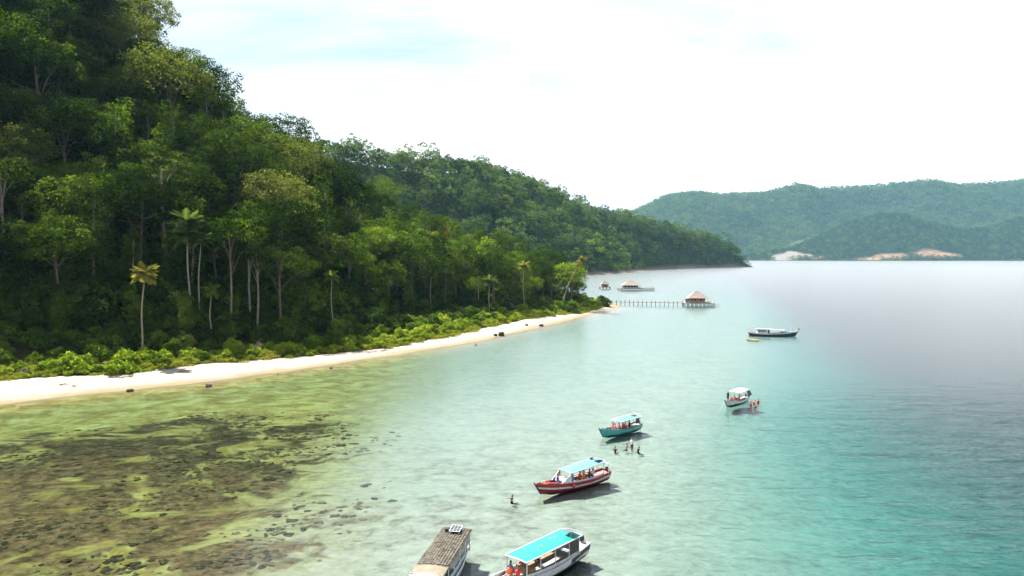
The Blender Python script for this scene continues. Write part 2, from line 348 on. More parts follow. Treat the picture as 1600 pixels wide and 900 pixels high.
# --- hillsides
def soil_mat(name, a, b, scale):
    m, t = new_mat(name)
    g = node(t, 'ShaderNodeNewGeometry'); n = node(t, 'ShaderNodeTexNoise', Scale=scale, Detail=8.0, Roughness=0.65); L_(t, g.outputs['Position'], n.inputs['Vector'])
    r = node(t, 'ShaderNodeValToRGB'); r.color_ramp.elements[0].position = 0.35; r.color_ramp.elements[1].position = 0.65
    r.color_ramp.elements[0].color = (*a, 1); r.color_ramp.elements[1].color = (*b, 1); L_(t, n.outputs[0], r.inputs[0])
    bare = node(t, 'ShaderNodeAttribute', attribute_name='bare'); bg_ = node(t, 'ShaderNodeAttribute', attribute_name='rockgrey')
    n2 = node(t, 'ShaderNodeTexNoise', Scale=0.03, Detail=8.0, Roughness=0.7); L_(t, g.outputs['Position'], n2.inputs['Vector'])
    r2 = node(t, 'ShaderNodeValToRGB'); r2.color_ramp.elements[0].position = 0.35; r2.color_ramp.elements[1].position = 0.65
    r2.color_ramp.elements[0].color = (0.17, 0.105, 0.062, 1); r2.color_ramp.elements[1].color = (0.28, 0.185, 0.12, 1); L_(t, n2.outputs[0], r2.inputs[0])
    mg = node(t, 'ShaderNodeMix', data_type='RGBA'); L_(t, bg_.outputs['Fac'], mg.inputs[0]); L_(t, r2.outputs[0], mg.inputs[6]); mg.inputs[7].default_value = (0.19, 0.17, 0.15, 1)
    mx_ = node(t, 'ShaderNodeMix', data_type='RGBA'); L_(t, bare.outputs['Fac'], mx_.inputs[0]); L_(t, r.outputs[0], mx_.inputs[6]); L_(t, mg.outputs[2], mx_.inputs[7])
    d = node(t, 'ShaderNodeBsdfDiffuse'); L_(t, mx_.outputs[2], d.inputs[0])
    bp = node(t, 'ShaderNodeBump'); bp.inputs['Strength'].default_value = 0.6; bp.inputs['Distance'].default_value = 0.6 / scale
    L_(t, n.outputs[0], bp.inputs['Height']); L_(t, bp.outputs[0], d.inputs['Normal'])
    o = node(t, 'ShaderNodeOutputMaterial'); L_(t, d.outputs[0], o.inputs[0])
    return m
FLOOR = soil_mat('forest_floor', (0.020, 0.022, 0.010), (0.05, 0.05, 0.02), 0.5)
hill = sheet('near_hillside', np.arange(-420, 70, 4.0), np.arange(-60, 560, 4.0), lambda x, y: near_h(x, y)[0], FLOOR,
             lambda x, y: near_h(x, y)[2] > -1.0)
hill['label'] = 'steep forest floor of the near hillside above the beach'
MID_SHORE = [(-700, 420), (-400, 600), (-150, 720), (20, 830), (123, 985), (175, 1105), (250, 1290), (328, 1440), (440, 1560), (537, 1640), (552, 1668), (530, 1700), (420, 1800), (200, 1900), (-200, 2000), (-900, 2000)]
MID_RIDGE = [(-700, 740, 120), (-400, 790, 136), (-280, 815, 138), (-208, 850, 137), (-165, 900, 132), (-120, 960, 132), (-55, 1060, 141), (30, 1165, 126), (112, 1275, 103), (254, 1450, 86), (355, 1560, 66), (445, 1640, 55), (507, 1672, 30), (540, 1668, 2)]
def hill_fn(shore, ridge, namp, nscale, seed, shape=0.6):
    def f(x, y):
        P = np.column_stack([x, y]); d, sg, _ = poly(P, shore); s = d * sg; r, _, zr = poly(P, ridge)
        s2 = np.maximum(s, 0); u = s2 / (s2 + r + 1e-6)
        g = (1 - shape) * u + shape * u * u * (3 - 2 * u)
        z = zr * g + namp * fbm(x, y, nscale, seed) * sstep(0.0, 0.35, u) * np.clip(zr / 60, 0.1, 1) * (1 - 0.75 * sstep(0.8, 1, u))
        return np.where(s > 0, z + 1.2 * sstep(0, 12, s), -3.0 * sstep(0, 30, -s)), s, u
    return f
mid_h = hill_fn(MID_SHORE, MID_RIDGE, 34, 190, 61, 0.35)
mid = sheet('middle_hill', np.arange(-700, 600, 12.0), np.arange(440, 1960, 12.0), lambda x, y: mid_h(x, y)[0],
            soil_mat('middle_hill_floor', (0.02, 0.026, 0.012), (0.05, 0.055, 0.022), 0.1), lambda x, y: mid_h(x, y)[1] > -20, {'bare': lambda x, y: sstep(7, 2, mid_h(x, y)[1]), 'rockgrey': lambda x, y: np.full(len(x), .8)})
mid['label'] = 'forested ridge running down to a point behind the bay'
FS = [(-1500, 4700), (600, 4300), (1150, 4050), (1400, 3900), (1700, 3830), (2300, 3800), (3000, 3780), (4200, 3700), (6000, 3500)]
FF_RIDGE = [(1300, 4000, 22), (1420, 4020, 36), (1560, 4080, 60), (1700, 4120, 105), (1920, 4200, 205), (2140, 4260, 262), (2280, 4280, 258), (2430, 4260, 205), (2620, 4230, 165), (2780, 4230, 182), (2950, 4260, 240), (3300, 4300, 290), (4200, 4300, 240), (5200, 4200, 200)]
FB_RIDGE = [(-1500, 5600, 180), (0, 5600, 235), (500, 5560, 290), (915, 5520, 344), (1150, 5500, 455), (1397, 5500, 492), (1560, 5500, 462), (1926, 5480, 474), (2119, 5460, 530), (2250, 5470, 505), (2408, 5500, 522), (2890, 5520, 545), (3130, 5520, 570), (3371, 5540, 540), (3853, 5560, 580), (4816, 5500, 530), (6500, 5400, 420)]
ff_h = hill_fn(FS, FF_RIDGE, 60, 420, 71, 0.2)
FB_SHORE = [(-1500, 4900), (600, 4480), (1300, 4330), (2600, 4430), (4200, 4430), (6500, 4400)]
fb_h = hill_fn(FB_SHORE, FB_RIDGE, 330, 620, 81, 0.2)
SCARS = [(1470, 3945, 75, 55, 1), (1555, 3950, 60, 42, 1), (1535, 3990, 40, 60, 1), (1640, 3900, 70, 18, 0), (1880, 3860, 80, 24, 0), (2010, 3870, 90, 30, 0), (2235, 3880, 105, 44, 0), (2320, 3870, 70, 26, 0)]
def scar(x, y, grey=False):
    v = np.zeros(len(x))
    for cx, cy, rx, ry, g in SCARS:
        if grey and not g: continue
        w = np.hypot((x - cx) / rx, (y - cy) / ry) + 0.5 * fbm(x, y, 60, 91); v = np.maximum(v, sstep(1.12, 0.92, w))
    return v
FARFLOOR = soil_mat('far_hill_floor', (0.025, 0.035, 0.016), (0.06, 0.07, 0.03), 0.03)
farb = sheet('far_mountain', np.arange(-1200, 5600, 60.0), np.arange(4300, 6300, 50.0), lambda x, y: fb_h(x, y)[0], FARFLOOR, lambda x, y: fb_h(x, y)[1] > -60)
farb['label'] = 'long hazy blue mountain range closing the bay'
farf = sheet('far_foothill', np.arange(1000, 5200, 16.0), np.arange(3600, 4700, 16.0), lambda x, y: ff_h(x, y)[0], FARFLOOR, lambda x, y: ff_h(x, y)[1] > -60,
             {'bare': scar, 'rockgrey': lambda x, y: scar(x, y, True)})
farf['label'] = 'dark green foothill with pale earth cuts at its foot'
# --- water: one closed body, rippled and clear near the beach
def water_mat():
    m, t = new_mat('sea_water')
    g = node(t, 'ShaderNodeNewGeometry')
    def wave(scale, rot, sx, sy, detail, dist):
        mp = node(t, 'ShaderNodeMapping'); mp.inputs['Rotation'].default_value = (0, 0, R(rot)); mp.inputs['Scale'].default_value = (sx, sy, 1)
        L_(t, g.outputs['Position'], mp.inputs[0])
        n = node(t, 'ShaderNodeTexNoise', Scale=scale, Detail=detail, Roughness=0.55, Distortion=dist); L_(t, mp.outputs[0], n.inputs['Vector'])
        return n.outputs[0]
    a = wave(0.42, 14, 0.32, 1.0, 4.0, 0.5); b = wave(1.5, -8, 0.45, 1.0, 3.0, 0.4); c = wave(0.11, 22, 0.5, 1.0, 2.0, 0.6)
    at = node(t, 'ShaderNodeAttribute', attribute_name='open')
    def mul(x, k):
        n = node(t, 'ShaderNodeMath', operation='MULTIPLY'); L_(t, x, n.inputs[0])
        if isinstance(k, (int, float)): n.inputs[1].default_value = k
        else: L_(t, k, n.inputs[1])
        return n.outputs[0]
    def add(x, y):
        n = node(t, 'ShaderNodeMath', operation='ADD'); L_(t, x, n.inputs[0]); L_(t, y, n.inputs[1]); return n.outputs[0]
    big = mul(add(mul(a, 0.80), mul(c, 1.2)), at.outputs['Fac'])
    h = add(big, mul(mul(b, 0.16), node(t, 'ShaderNodeAttribute', attribute_name='ripple').outputs['Fac']))
    bp = node(t, 'ShaderNodeBump'); bp.inputs['Strength'].default_value = 1.0; bp.inputs['Distance'].default_value = 0.9
    L_(t, h, bp.inputs['Height'])
    fr = node(t, 'ShaderNodeFresnel'); fr.inputs[0].default_value = 1.33; L_(t, bp.outputs[0], fr.inputs['Normal'])
    gl = node(t, 'ShaderNodeBsdfGlossy', distribution='MULTI_GGX'); gl.inputs['Roughness'].default_value = 0.13; L_(t, node(t, 'ShaderNodeAttribute', attribute_name='chop').outputs['Fac'], gl.inputs['Roughness']); L_(t, bp.outputs[0], gl.inputs['Normal'])
    tr = node(t, 'ShaderNodeBsdfTransparent')
    ms = node(t, 'ShaderNodeMixShader'); L_(t, fr.outputs[0], ms.inputs[0]); L_(t, tr.outputs[0], ms.inputs[1]); L_(t, gl.outputs[0], ms.inputs[2])
    va = node(t, 'ShaderNodeVolumeAbsorption'); va.inputs[0].default_value = (0.44, 0.850, 0.865, 1); va.inputs[1].default_value = 0.36
    o = node(t, 'ShaderNodeOutputMaterial'); L_(t, ms.outputs[0], o.inputs[0]); L_(t, va.outputs[0], o.inputs['Volume'])
    return m
WM = water_mat()
wx = np.array([-9500, -300, -200] + list(range(-160, 161, 5)) + [200, 260, 400, 700, 1200, 2500, 5000, 9500], float)
wy = np.array([-450, -100] + list(range(-20, 401, 5)) + [450, 520, 650, 900, 1300, 2000, 3500, 9500], float)
X, Y = np.meshgrid(wx, wy); x, y = X.ravel(), Y.ravel(); n0 = len(x)
e_ = poly(np.column_stack([x, y]), REEF); e_ = -e_[0] * e_[1]
op = (0.10 + 0.90 * sstep(-22, 26, e_)) * (0.05 + 0.95 * sstep(170, 45, y)) * 0.60 * (1 + 0.5 * sstep(2, 40, e_))
i = np.arange(n0).reshape(len(wy), len(wx))
F = np.column_stack([i[:-1, :-1].ravel(), i[:-1, 1:].ravel(), i[1:, 1:].ravel(), i[1:, :-1].ravel()]).tolist()
cs = [(-9500, -450), (9500, -450), (9500, 9500), (-9500, 9500)]
V = np.vstack([np.column_stack([x, y, np.zeros(n0)]), [(a, b, -40) for a, b in cs]])
bq = [n0, n0 + 1, n0 + 2, n0 + 3]
F.append(bq[::-1])
F.append(i[0, ::-1].tolist() + [bq[0], bq[1]]); F.append(i[::-1, -1].tolist() + [bq[1], bq[2]])
F.append(i[-1, :].tolist() + [bq[2], bq[3]]); F.append(i[:, 0].tolist() + [bq[3], bq[0]])
water = link('water', raw_mesh('water', V, F, WM, None, True, {'open': ('POINT', np.concatenate([op, np.ones(4)])), 'ripple': ('POINT', np.concatenate([(0.06 + 0.94 * sstep(170, 45, y)) * (0.32 + 0.68 * sstep(-30, 20, e_)), np.ones(4)])), 'chop': ('POINT', np.concatenate([0.06 + 0.185 * sstep(40, 210, y), np.ones(4)]))}))
tag(water, 'clear sea, turquoise over sand and grey blue offshore', kind='structure')
# --- haze
hm, ht = new_mat('sea_haze')
pv = node(ht, 'ShaderNodeVolumePrincipled'); pv.inputs['Color'].default_value = (0.40, 0.75, 1.0, 1); pv.inputs['Density'].default_value = HAZE_DENSITY = 3.0e-5
pv.inputs['Anisotropy'].default_value = 0.0
ho = node(ht, 'ShaderNodeOutputMaterial'); L_(ht, pv.outputs[0], ho.inputs['Volume'])
hb = MB(); hb.box((0, 4600, 345), (19600, 10400, 772))
haze = hb.build('haze', hm); tag(haze, 'thin pale sea haze over the whole bay', kind='stuff')
# ------------------------------------------------------------------ foliage
def unit(a): return a / (np.linalg.norm(a, axis=1, keepdims=True) + 1e-9)
def leaves(cen, out, rad, n, size, rg, flat=0.7, shell=0.55, droop=0.2, nrand=0.42, aspect=0.5):
    """n leaf cards round every clump centre; returns verts, faces, tint"""
    K = len(cen); c = np.repeat(cen, n, 0); o = np.repeat(out, n, 0); r = np.repeat(rad, n)
    d = unit(rg.normal(size=(K * n, 3)) + o * 0.9)
    rr = r * (shell + (1 - shell) * rg.random(K * n) ** 0.6) * (0.75 + 0.5 * rg.random(K * n))
    off = d * rr[:, None]; off[:, 2] *= flat
    p = c + off
    nr = unit(d * 0.8 + np.array([0, 0, 0.35]) + rg.normal(size=(K * n, 3)) * nrand)
    a = unit(np.cross(nr, rg.normal(size=(K * n, 3)))); a[:, 2] -= droop; a = unit(a); b = unit(np.cross(nr, a))
    s = size * (0.65 + 0.7 * rg.random(K * n))[:, None]
    v = np.stack([p - a * s * 0.5, p + b * s * aspect * 0.5 - nr * s * 0.06, p + a * s * 0.55 - nr * s * 0.10, p - b * s * aspect * 0.5 - nr * s * 0.06], 1).reshape(-1, 3)
    f = np.arange(len(v)).reshape(-1, 4)
    t = np.clip(np.repeat(rg.random(K), n) * 0.6 + rg.random(K * n) * 0.4, 0, 1)
    return v, f, t
def crown_mesh(name, sets, mat):
    V = []; F = []; T = []; b = 0
    for v, f, t in sets: V.append(v); F.append(f + b); T.append(t); b += len(v)
    return raw_mesh(name, np.concatenate(V), np.concatenate(F), mat, None, False, {'tint': ('FACE', np.concatenate(T))})
def sph(n, rg, zmin=-0.35):
    k = np.arange(n) + 0.5; z = 1 - (1 - zmin) * k / n; ph = k * 2.39996 + rg.random() * 6
    s = np.sqrt(np.maximum(0, 1 - z * z)); d = np.column_stack([s * np.cos(ph), s * np.sin(ph), z]) + rg.normal(size=(n, 3)) * 0.16
    return unit(d)
def trunk_mesh(name, H, r0, tips, mat, rg, lean=(0, 0), fork=0.55, n=6, bend=0.03):
    mb = MB(); P = []; R_ = []
    for k in range(6):
        t = k / 5; P.append((lean[0] * t + bend * H * math.sin(t * 2.5 + rg.random() * .3), lean[1] * t + bend * H * math.sin(t * 1.7), -1.0 + (H + 1.0) * t)); R_.append(r0 * (1.25 - 0.25 * min(1, t * 5)) * (1 - 0.6 * t))
    mb.tube(P, R_, n)
    for tp in tips:
        t0 = fork + (1 - fork) * rg.random() * 0.75; k = t0 * 5; i = int(k); fr = k - i
        q = Vector(P[i]).lerp(Vector(P[min(i + 1, 5)]), fr); tp = Vector(tp); rr = r0 * (1 - 0.6 * t0) * 0.5
        m1 = q.lerp(tp, 0.45) + Vector((0, 0, (tp - q).length * 0.10)); mb.tube([q, m1, tp], [rr, rr * 0.65, rr * 0.25], 4, 0, False)
    return raw_mesh(name, mb.v, mb.f, mat, None, True)
PROTO = {}
def proto(kind, crown, trunk): PROTO.setdefault(kind, []).append((crown, trunk))
def broad(seed, H, Rx, Rz, ncl, nl, size, mat, bark=BARK_D, kind='round', flat=0.7, clr=0.42, core=True, sparse=1.0):
    rg = np.random.default_rng(seed); d = sph(ncl, rg, -0.45); k = 0.70 + 0.45 * rg.random(ncl)
    cz = H - Rz
    cen = np.column_stack([d[:, 0] * Rx * k, d[:, 1] * Rx * k, cz + d[:, 2] * Rz * k]); rad = Rx * clr * (0.7 + 0.6 * rg.random(ncl))
    out = unit(d + np.array([0, 0, 0.5]))
    sets = [leaves(cen, out, rad, int(nl * sparse), size, rg, flat)]
    if core:
        d2 = sph(max(6, ncl // 3), rg, -0.6); c2 = np.column_stack([d2[:, 0] * Rx * .5, d2[:, 1] * Rx * .5, cz - 0.1 * Rz + d2[:, 2] * Rz * .55])
        sets.append(leaves(c2, d2, np.full(len(c2), Rx * .45), int(nl * .35), size * 1.5, rg, 0.8))
    cm = crown_mesh(kind + '_crown', sets, LEAF[mat])
    tips = cen[rg.permutation(ncl)[:min(9, ncl)]] * 0.96
    proto(kind, cm, trunk_mesh(kind + '_trunk', cz + 0.1 * Rz, (0.018 * H + 0.05) * (.66 if kind == 'slender' else 1), tips, bark, rg))
def column(seed, H, Rx, nl, size, mat, kind='column'):            # tall narrow crown hung with climbers
    rg = np.random.default_rng(seed); n = 26; z = np.linspace(0.16, 0.97, n) * H; ph = np.arange(n) * 2.4
    prof = Rx * (0.55 + 0.45 * np.sin(np.linspace(0.5, 2.9, n))) * (0.7 + 0.6 * rg.random(n))
    cen = np.column_stack([np.cos(ph) * prof * .6, np.sin(ph) * prof * .6, z]); out = unit(np.column_stack([np.cos(ph), np.sin(ph), np.full(n, .7)]))
    cm = crown_mesh(kind + '_crown', [leaves(cen, out, Rx * (.45 + .35 * rg.random(n)), nl, size, rg, 1.0, droop=.6)], LEAF[mat])
    proto(kind, cm, trunk_mesh(kind + '_trunk', H * .9, 0.016 * H, cen[::4], BARK, rg))
for k in range(5): broad(100 + k, 21 + 1.5 * k, 6.2 + .35 * k, 5.6 + .3 * (k % 3), 34, 92, 0.62, ('dark', 'mid', 'mid', 'dark', 'mid')[k], kind='round', clr=.34, flat=.62)
for k in range(3): broad(120 + k, 19 + 2 * k, 7.4, 3.6, 24, 100, 0.58, ('dark', 'mid', 'mid')[k], bark=BARK_D, kind='umbrella', flat=.5, clr=.33)
for k in range(3): broad(140 + k, 16 + 1.5 * k, 4.4, 4.6, 20, 95, 0.55, 'bright', kind='bright')
for k in range(2): broad(150 + k, 17 + 2 * k, 4.6, 5.0, 20, 95, 0.55, ('olive', 'rust')[k], kind=('olive', 'rust')[k])
for k in range(3): column(160 + k, 21 + 2 * k, 3.0, 90, 0.60, ('mid', 'bright', 'mid')[k])
for k in range(3): broad(180 + k, 27 + 2 * k, 5.2, 4.6, 15, 40, 0.50, ('mid', 'dark', 'olive')[k], bark=BARK, kind='emergent', flat=.42, clr=.26, core=False)
for k in range(3): broad(190 + k, 21 + 1.5 * k, 3.4, 3.2, 13, 85, 0.50, ('mid', 'bright', 'dark')[k], bark=BARK, kind='slender', flat=.8, clr=.42)
for k in range(4): broad(170 + k, 27 + 2 * k, 10.5 + k * .5, 6.5 + .5 * k, 64, 105, 0.72, ('mid', 'dark', 'olive', 'mid')[k], bark=BARK_D, kind='giant', flat=.58, clr=.27)
def bush(seed, Rx, H, ncl, nl, size, mat, kind):
    rg = np.random.default_rng(seed); d = sph(ncl, rg, 0.0); k = .65 + .5 * rg.random(ncl)
    cen = np.column_stack([d[:, 0] * Rx * k * .75, d[:, 1] * Rx * k * .75, d[:, 2] * H * .62 * k + 0.12 * H])
    cm = crown_mesh(kind + '_foliage', [leaves(cen, unit(d + np.array([0, 0, .4])), Rx * .36 * (.7 + .6 * rg.random(ncl)), nl, size, rg, .8)], LEAF[mat])
    mb = MB()
    for q in cen[:7]: mb.tube([(q[0] * .1, q[1] * .1, -.3), (q[0] * .5, q[1] * .5, q[2] * .55), tuple(q)], [.06 * H / 2 + .02, .045, .02], 4, 0, False)
    proto(kind, cm, raw_mesh(kind + '_stems', mb.v, mb.f, BARK_D, None, True))
for k in range(3): bush(200 + k, 2.3, 2.6, 16, 80, .44, 'shrub', 'shrub')
for k in range(2): bush(210 + k, 2.5, 3.6, 18, 85, .46, 'mid', 'dark_shrub')
for k in range(2): bush(215 + k, 2.2, 3.0, 16, 80, .44, 'bright', 'leafy_shrub')
for k in range(2): bush(220 + k, 2.0, 2.4, 13, 42, .30, 'twig', 'dry_shrub')
for k in range(2): bush(230 + k, 2.4, 1.2, 14, 60, .36, 'creeper', 'creeper')
# lighter crowns for the woods farther off: merged masses, nobody could count them
def far_crown(name, seed, Rx, Rz, ncl, nl, size, mat):
    rg = np.random.default_rng(seed); d = sph(ncl, rg, -.5); k = .7 + .45 * rg.random(ncl)
    cen = np.column_stack([d[:, 0] * Rx * k, d[:, 1] * Rx * k, Rz * .6 + d[:, 2] * Rz * k])
    return link(name, crown_mesh(name, [leaves(cen, unit(d + np.array([0, 0, .5])), Rx * .42 * (.7 + .6 * rg.random(ncl)), nl, size, rg, .75)], LEAF[mat]), None, False)
MIDC = [far_crown('wood_crown', 300 + k, 5.6 + .4 * (k % 3), (6.5, 5.2, 8.5)[k % 3], 16, 26, 1.45, ('far', 'mid', 'far', 'dark', 'mid', 'far')[k]) for k in range(6)]
MIDC.append(far_crown('wood_crown', 309, 4.6, 7, 14, 26, 1.4, 'bright'))
FARC = [far_crown('wood_crown', 320 + k, 11, 10 + 2 * k, 9, 9, 5.5, ('far', 'mid', 'far')[k]) for k in range(3)]
FOOTC = [far_crown('wood_crown', 330 + k, 11, 10 + 2 * k, 9, 9, 5.5, ('dark', 'dark', 'mid')[k]) for k in range(3)]
def scatter(name, pts, scale, kinds, sources, label, coll=True, squash=None):
    pts = np.asarray(pts, float); n = len(pts); rg = np.random.default_rng(n)
    me = bpy.data.meshes.new(name); me.from_pydata(pts.tolist(), [], [])
    for k, typ, v in (('sc', 'FLOAT', scale), ('rot', 'FLOAT', rg.random(n) * 6.283), ('tilt', 'FLOAT', rg.normal(size=n) * .10), ('kind', 'INT', kinds)):
        a = me.attributes.new(k, typ, 'POINT'); a.data.foreach_set('value', np.asarray(v, dtype=np.int32 if typ == 'INT' else np.float32))
    o = link(name, me)
    g = bpy.data.node_groups.new(name + '_nodes', 'GeometryNodeTree')
    g.interface.new_socket('Geometry', in_out='INPUT', socket_type='NodeSocketGeometry'); g.interface.new_socket('Geometry', in_out='OUTPUT', socket_type='NodeSocketGeometry')
    gi = g.nodes.new('NodeGroupInput'); go = g.nodes.new('NodeGroupOutput'); j = g.nodes.new('GeometryNodeJoinGeometry')
    def attr(nm, typ):
        q = g.nodes.new('GeometryNodeInputNamedAttribute'); q.data_type = typ; q.inputs['Name'].default_value = nm; return q.outputs['Attribute']
    kd, sc, ro, ti = attr('kind', 'INT'), attr('sc', 'FLOAT'), attr('rot', 'FLOAT'), attr('tilt', 'FLOAT')
    cx = g.nodes.new('ShaderNodeCombineXYZ'); g.links.new(ro, cx.inputs[2]); g.links.new(ti, cx.inputs[0])
    for k, src in enumerate(sources):
        cmp = g.nodes.new('FunctionNodeCompare'); cmp.data_type = 'INT'; cmp.operation = 'EQUAL'
        g.links.new(kd, cmp.inputs[2]); cmp.inputs[3].default_value = k
        oi = g.nodes.new('GeometryNodeObjectInfo'); oi.inputs['Object'].default_value = src; oi.transform_space = 'ORIGINAL'
        ip = g.nodes.new('GeometryNodeInstanceOnPoints'); g.links.new(gi.outputs[0], ip.inputs['Points']); g.links.new(cmp.outputs[0], ip.inputs['Selection'])
        g.links.new(oi.outputs['Geometry'], ip.inputs['Instance']); g.links.new(cx.outputs[0], ip.inputs['Rotation']); g.links.new(sc, ip.inputs['Scale'])
        g.links.new(ip.outputs[0], j.inputs[0])
    g.links.new(j.outputs[0], go.inputs[0])
    md = o.modifiers.new('scatter', 'NODES'); md.node_group = g
    tag(o, label, kind='stuff')
    return o
def poisson(xr, yr, step, rg, ok):
    """jittered grid thinned by a test; returns x, y"""
    gx = np.arange(xr[0], xr[1], step); gy = np.arange(yr[0], yr[1], step * .87); X, Y = np.meshgrid(gx, gy)
    X = X + (np.arange(len(gy)) % 2)[:, None] * step * .5
    x = X.ravel() + rg.uniform(-.38, .38, X.size) * step; y = Y.ravel() + rg.uniform(-.38, .38, X.size) * step
    k = ok(x, y); return x[k], y[k]
def seen(x, y, m=1.12): return (y > 20) & (np.abs(x) < y * 0.7006 * m + 12)
# --- woods on the middle hill and the far range
rg = np.random.default_rng(55)
x, y = poisson((-420, 560), (520, 1720), 11.0, rg, lambda x, y: (mid_h(x, y)[1] > 5) & seen(x, y, 1.05))
z, s_, u_ = mid_h(x, y); sd_ = poly(np.column_stack([x, y]), MID_RIDGE)
k = (sd_[1] < 0) | (sd_[0] < 25); x, y, z, s_ = x[k], y[k], z[k], s_[k]
kd = rg.integers(0, 6, len(x)); kd[s_ < 30] = np.where(rg.random((s_ < 30).sum()) < .6, 6, 4)
big = vnoise(x, y, 60, 5)
sc = (0.80 + .80 * rg.random(len(x)) ** 1.8) * np.where(s_ < 18, .6, 1.0); sc *= 1 + .5 * (rg.random(len(x)) > .965)
scatter('middle_forest', np.column_stack([x, y, z + np.where(s_ < 22, sc * 1.0 - .5, sc * 5.0 + 2)]), sc, kd, MIDC, 'dense rainforest covering the ridge behind the bay')
x, y = poisson((300, 4600), (4330, 5620), 24, rg, lambda x, y: (fb_h(x, y)[1] > 5) & seen(x, y, 1.03) & (x > y * .12))
z = fb_h(x, y)[0]; k = z > 5; x, y, z = x[k], y[k], z[k]
sc = .8 + .6 * rg.random(len(x)) + .5 * (rg.random(len(x)) > .97)
scatter('far_mountain_forest', np.column_stack([x, y, z + 6]), sc * 1.15, rg.integers(0, 3, len(x)), FARC, 'hazy forest covering the far mountain range')
x, y = poisson((1100, 3600), (3700, 4360), 15.5, rg, lambda x, y: (ff_h(x, y)[1] > 4) & seen(x, y, 1.03) & (scar(x, y) < .3))
z = ff_h(x, y)[0]; sc = .55 + .4 * rg.random(len(x))
k = z > 1; x, y, z, sc = x[k], y[k], z[k], sc[k]
scatter('foothill_forest', np.column_stack([x, y, z + 3]), sc, rg.integers(0, 3, len(x)), FOOTC, 'dark forest on the low foothill across the bay')
# --- coral heads on the reef flat
CORAL = leaf_mat('coral', (0.014, 0.013, 0.008), (0.050, 0.040, 0.020), (0.12, 0.095, 0.046), 0.0)
def ico_(r, sub, noise, seed, sc):
    import bmesh
    bm = bmesh.new(); bmesh.ops.create_icosphere(bm, subdivisions=sub, radius=r); q = random.Random(seed)
    vs = []
    for v in bm.verts: k = 1 + noise * (q.random() - .5); vs.append((v.co.x * k * sc[0], v.co.y * k * sc[1], v.co.z * k * sc[2]))
    fs = [tuple(v.index for v in f.verts) for f in bm.faces]; bm.free(); return vs, fs
CSRC = []
for k in range(5):
    vs, fs = ico_(1.0, 2, .9, 900 + k, (1.0, .7 + .1 * k, .17)); CSRC.append(link('coral_head', raw_mesh('coral_head', vs, fs, CORAL, None, False, {'tint': ('FACE', np.random.default_rng(k).random(len(fs)))}), None, False))
rg = np.random.default_rng(66)
x, y = poisson((-110, 22), (44, 150), .80, rg, lambda x, y: seen(x, y, 1.05)); z, o_, e_ = seabed_z(x, y)
cl = vnoise(x, y, 7, 15) * .6 + vnoise(x, y, 3, 16) * .4; rm = reefm(x, y) / .6
k = (o_ > 9) & (e_ < 2) & (rg.random(len(x)) < np.clip((cl - .40) * 4.0, 0, 1) * np.clip(1.1 * (rm - .42) / .58, 0, .9)); x, y, z = x[k], y[k], z[k]
scatter('coral_heads', np.column_stack([x, y, z]), .16 + .42 * rg.random(len(x)) ** 2, rg.integers(0, 5, len(x)), CSRC, 'dark coral heads crowding the shallow reef flat')
# --- trees of the near hillside
def tree(kind, var, loc, sc, rz, label, cat, group, name, tilt=(0, 0), squash=1.0):
    c, t = PROTO[kind][var % len(PROTO[kind])]
    o = empty(name, loc, rz); o.scale = (sc, sc, sc * squash); o.rotation_euler = (tilt[0], tilt[1], rz)
    plant = kind in ('shrub', 'dark_shrub', 'leafy_shrub', 'dry_shrub', 'creeper')
    link('stems' if plant else 'trunk', t, o); link('foliage' if plant else 'crown', c, o)
    tag(o, label, cat, group)
    return o
NAMES = {'round': ('broadleaf_tree', 'round-crowned dark green tree'), 'umbrella': ('umbrella_tree', 'flat-topped umbrella tree with pale limbs'), 'bright': ('bushy_tree', 'bright green bushy tree'),
         'olive': ('olive_tree', 'olive brown leafed tree'), 'rust': ('rust_leafed_tree', 'rust leafed tree'), 'column': ('climber_clad_tree', 'narrow climber-clad columnar tree'),
         'emergent': ('emergent_tree', 'sparse emergent tree with open crown'), 'slender': ('slender_tree', 'slender pale-trunked tree'), 'giant': ('giant_tree', 'giant wide-crowned tree')}
def near_z(x, y): return float(near_h(np.array([x]), np.array([y]))[0][0])
FIXED = [  # trees one can single out: kind, variant, x, y, scale, label
 ('slender', 2, -123, 178, 1.32, 'tall slender tree with bare white trunk before the dark slope'),
 ('slender', 0, -74.5, 193, 1.28, 'bright slender tree with straight pale trunk beside the short palm'),
 ('slender', 1, -70.5, 197, 1.2, 'twin of the bright slender tree, taller, its crown behind'),
 ('slender', 2, -67, 191, 1.0, 'slender tree with two thin white stems above the shrubs'),
 ('umbrella', 1, -62, 197, 1.05, 'spreading tree with pale crooked limbs at the forest edge'),
 ('column', 1, -98, 322, 1.12, 'bright columnar tree topping the notch of the ridge'),
 ('column', 2, -88, 330, 1.1, 'second bright columnar tree just below the ridge notch'),
 ('column', 0, -106, 315, 1.0, 'columnar tree hung with climbers before the ridge notch'),
 ('giant', 2, -122, 262, 1.15, 'huge pale green crown glowing in the middle of the dark slope'),
 ('giant', 1, -160, 270, 1.05, 'great dark umbrella tree with arched grey limbs on the steep slope'),
 ('emergent', 0, -141, 352, .95, 'tallest sparse tree piercing the skyline of the steep hill'),
 ('emergent', 1, -132, 362, .85, 'leaning sparse tree on the skyline below the tallest one'),
 ('emergent', 2, -124, 372, .72, 'small wispy tree on the skyline of the steep hill'),
 ('emergent', 1, -113, 385, .6, 'lone wispy tree on the skyline just above the ridge notch'),
 ('emergent', 2, -166, 330, 1.1, 'lacy spreading tree at the upper edge of the steep skyline'),
 ('rust', 0, -57, 300, .85, 'single orange-brown tree among the bright spur trees'),
]
taken = []
